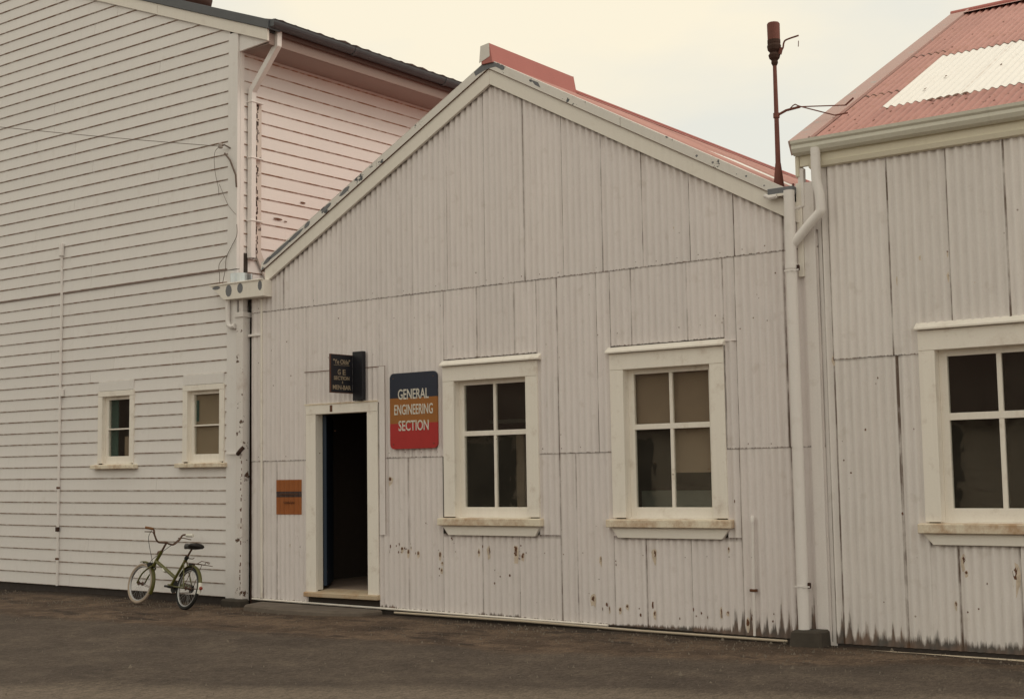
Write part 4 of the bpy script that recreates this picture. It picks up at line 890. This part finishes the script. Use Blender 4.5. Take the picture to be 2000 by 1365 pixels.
b = MB(); b.tube([bb, st_top], .0165, 12); b.tube([hb+ax_st*.07, bb+(st_top-bb)*.30], .021, 12); b.tube([ht, hb], .021, 12)
for s_ in (-1, 1):
    b.tube([bb+V3((0, s_*.03, 0)), V3((0, s_*.058, .245))], .009, 8); b.tube([st_top+V3((.02, s_*.018, -.03)), V3((0, s_*.058, .245))], .0075, 8)
b.lathe([(.024, -.036), (.024, .036)], bb, axis=(0, 1, 0), n=14); b.build('frame', M['olive'], BK, smooth=True)
b = MB(); b.box(.58, .66, -.024, .024, .448, .478); bb_ = b.build('frame_decal', M['whiteplastic'], BK, bevel=.008)
bb_.matrix_local = Matrix.Translation((.62, 0, .43)) @ Matrix.Rotation(math.radians(-30), 4, 'Y') @ Matrix.Translation((-.62, 0, -.465))
b = MB(); cr = hb-ax_st*.03
for s_ in (-1, 1): b.tube(smoothpath([cr+V3((0, s_*.012, .02)), cr+V3((.01, s_*.045, -.01)), V3((1.05, s_*.05, .36)), V3((1.13, s_*.05, .245))], 4), .010, 8)
b.build('fork', M['olive'], BK, smooth=True)
b = MB(); b.box(.915, .985, -.05, .05, .445, .505); b.build('brake_caliper', M['blackrubber'], BK, bevel=.015)
MB().tube([ht, ht+ax_st*.13], .0125, 10).build('stem', M['steel'], BK, smooth=True)
top_ = ht+ax_st*.13; d_ = ST
hp = []
for s_ in (-1, 1):
    P = [top_, top_+V3((.01, s_*.05, -.01)), top_+V3((.02, s_*.11, -.005)), top_+V3((.01, s_*.17, .06)), top_+V3((.0, s_*.20, .125)), top_+V3((-.12, s_*.25, .13))]
    if s_ > 0: P[4] = top_+V3((.02, .20, .13)); P[5] = top_+V3((.10, .26, .135))
    hp.append(P)
b = MB(); b.tube(smoothpath(hp[0], 5), .011, 8); b.tube(smoothpath(hp[1], 5), .011, 8); HB = b.build('handlebar', M['steel'], BK, smooth=True)
MB().tube([hp[1][4], hp[1][5]], .016, 8).build('grip', M['orangegrip'], HB, smooth=True)
MB().tube([hp[0][4]+V3((-.05, -.02, 0)), hp[0][5]+V3((-.03, 0, 0))], .021, 8).build('grip', M['whiteplastic'], HB, smooth=True)
for P in hp: b = MB(); b.tube([P[3]+V3((.04, 0, .02)), P[4]+V3((-.01, 0, -.035)), P[5]+V3((.0, 0, -.05))], .006, 6); b.build('brake_lever', M['steel'], HB)
b = MB()
for P in hp: b.tube(smoothpath([P[4]+V3((.03, 0, -.02)), P[3]+V3((.13, 0, -.05)), hb+V3((.07, 0, .07)), hb+V3((.05, 0, .02))], 5), .0035, 5)
b.build('brake_cable', M['blackrubber'], BK)
MB().lathe([(.012, 0), (.03, .01), (.028, .04), (.01, .05)], ht+V3((.035, -.01, -.03)), axis=(1, 0, .2), n=14).build('head_bracket', M['steel'], BK, smooth=True)
# saddle
MB().tube([st_top, V3((.085, 0, .700))], .0115, 8).build('seat_post', M['steel'], BK, smooth=True)
MB().tube([st_top+V3((.012, 0, -.015)), st_top+V3((-.012, 0, .02))], .023, 10).build('seat_clamp', M['blackrubber'], BK)
MB().tube([st_top+V3((-.01, -.02, 0)), st_top+V3((-.07, -.04, .0)), st_top+V3((-.10, -.04, .01))], .005, 6).build('clamp_lever', M['steel'], BK)
prof = [(.175, .018, .0), (.12, .030, .004), (.05, .050, .0), (-.02, .090, .002), (-.08, .105, .010), (-.11, .085, .014)]
vs = []; n = 10
for x, hw, dz in prof:
    for k in range(n): a = 2*PI*k/n; vs.append((.07+x, math.cos(a)*hw, .728+dz+(math.sin(a)*.028 if math.sin(a) > 0 else math.sin(a)*.036)))
MB().add(vs, [(i*n+k, i*n+(k+1) % n, (i+1)*n+(k+1) % n, (i+1)*n+k) for i in range(len(prof)-1) for k in range(n)]+[tuple(range(n))[::-1], tuple(range((len(prof)-1)*n, len(prof)*n))]).build('saddle', M['saddle'], BK, smooth=True)
# mudguards
def mud(c, R_, a0, a1, mat, name, hw=.026, steer=0.):
    X = V3((math.cos(steer), math.sin(steer), 0)); Z = V3((math.sin(steer), -math.cos(steer), 0)); c = V3(c); vs = []; n = 22
    for i in range(n+1):
        a = a0+(a1-a0)*i/n; d = X*math.cos(a)+V3((0, 0, 1))*math.sin(a)
        for t, dr in ((-1, -.014), (-.7, .0), (0, .006), (.7, .0), (1, -.014), (.7, -.004), (0, .002), (-.7, -.004)): vs.append(c+d*(R_+dr)+Z*hw*t)
    return MB().add(vs, [(i*8+k, i*8+(k+1) % 8, (i+1)*8+(k+1) % 8, (i+1)*8+k) for i in range(n) for k in range(8)]).build(name, M[mat], BK, smooth=True)
mud(RW, .268, math.radians(28), math.radians(163), 'olive', 'mudguard'); mud(RW, .270, math.radians(163), math.radians(190), 'whiteplastic', 'mudguard_tail')
mud(FW, .268, math.radians(75), math.radians(205), 'olive', 'mudguard', steer=ST)
b = MB()
for s_ in (-1, 1): b.tube([V3((0, s_*.05, .245)), V3((-.268, s_*.024, .25))], .003, 5); b.tube([V3((1.13, s_*.05, .245)), V3((.87, s_*.024, .21))], .003, 5)
b.build('mudguard_stay', M['steel'], BK)
MB().lathe([(.022, 0), (.018, .014), (.010, .02)], (-.277, 0, .262), axis=(-1, 0, .1), n=14).build('rear_reflector', M['reflector'], BK)
# carrier
b = MB()
for s_ in (-.05, 0, .05): b.tube([(.13, s_, .535), (-.20, s_, .530), (-.33, s_*1.3, .525)], .004, 6)
b.tube([(-.33, -.065, .525), (-.33, .065, .525)], .004, 6); b.tube([(-.05, -.05, .53), (-.05, .05, .53)], .004, 6)
b.tube([(-.18, -.05, .53), (-.24, -.03, .565), (-.33, -.02, .56), (-.36, 0, .54), (-.33, .02, .56), (-.24, .03, .565), (-.18, .05, .53)], .0045, 6)
for s_ in (-1, 1): b.tube([(-.12, s_*.05, .53), (0, s_*.06, .25)], .004, 6)
b.build('luggage_rack', M['steel'], BK)
MB().box(-.02, .06, -.03, .03, .505, .53).build('dynamo', M['blackrubber'], BK, bevel=.01)
# drive
MB().lathe([(.075, -.003), (.075, .003)], bb+V3((0, -.048, 0)), axis=(0, 1, 0), n=28).build('chainring', M['blackrubber'], BK)
MB().lathe([(.045, -.008), (.045, .008)], V3((0, -.045, .245)), axis=(0, 1, 0), n=20).build('sprocket', M['blackrubber'], BK)
b = MB(); b.tube([bb+V3((0, -.05, .072)), V3((0, -.047, .288))], .006, 6); b.tube([bb+V3((0, -.05, -.072)), V3((0, -.047, .202))], .006, 6); b.build('chain', M['steel'], BK)
MB().box(.05, .30, -.062, -.056, .262, .300).build('chain_guard', M['olive'], BK, bevel=.004)
b = MB(); b.tube([bb+V3((0, -.06, 0)), bb+V3((.155, -.066, .012))], .009, 8); b.tube([bb+V3((0, .06, 0)), bb+V3((-.155, .066, -.012))], .009, 8); b.build('crank', M['chrome'], BK)
for s_, x, z in ((-1, .155, .012), (1, -.155, -.012)): MB().box(bb.x+x-.045, bb.x+x+.045, min(s_*.07, s_*.15), max(s_*.07, s_*.15), bb.z+z-.012, bb.z+z+.012).build('pedal', M['whiteplastic'] if s_ < 0 else M['blackrubber'], BK, bevel=.005)

# =================================================================== building across the yard (seen only in the window reflections)
OB = root('workshop_across_yard', Matrix.Translation((0, 0, 0)), 'long pale boarded workshop with dark roof across the yard, mirrored in the windows', 'building')
part('wall', M['creamfar'], OB, -44, -2, -24, -20, 0.0, 3.0, bevel=0)
b = MB()
for k in range(14): b.add([(-44, -19.96, .1+k*.2), (-2, -19.96, .1+k*.2), (-2, -19.99, .295+k*.2), (-44, -19.99, .295+k*.2), (-44, -20, .1+k*.2), (-2, -20, .1+k*.2)], [(0, 3, 2, 1), (0, 1, 5, 4)])
o = b.build('boards', M['creamfar'], OB); o['kind'] = 'stuff'
MB().add([(-44.4, -19.5, 2.95), (-1.6, -19.5, 2.95), (-1.6, -24, 6.6), (-44.4, -24, 6.6), (-44.4, -19.5, 3.1), (-1.6, -19.5, 3.1), (-1.6, -24, 6.75), (-44.4, -24, 6.75)],
    [(0,3,2,1), (4,5,6,7), (0,1,5,4), (1,2,6,5), (2,3,7,6), (3,0,4,7)]).build('roof', M['redfar'], OB)
for a, c in ((-42, -38.5), (-35, -31.4), (-29.6, -25.2), (-18.6, -14.9), (-11, -7.5)): part('doorway', M['benchtop'], OB, a, c, -19.95, -19.90, 0, 2.75, bevel=0)
O2 = root('reflection_blocker', Matrix.Translation((0, 0, 0)), 'unseen tall dark red store added behind the camera to darken window reflections', 'building')  # unseen store added so the left windows mirror something dark
part('wall', M['redfar'], O2, -90, -46, -26, -21, 0, 6.5, bevel=0)
MB().add([(-90.5, -20.6, 6.4), (-45.6, -20.6, 6.4), (-45.6, -26, 8.8), (-90.5, -26, 8.8), (-90.5, -20.6, 6.55), (-45.6, -20.6, 6.55), (-45.6, -26, 8.95), (-90.5, -26, 8.95)],
    [(0,3,2,1), (4,5,6,7), (0,1,5,4), (1,2,6,5), (2,3,7,6), (3,0,4,7)]).build('roof', M['redfar'], O2)
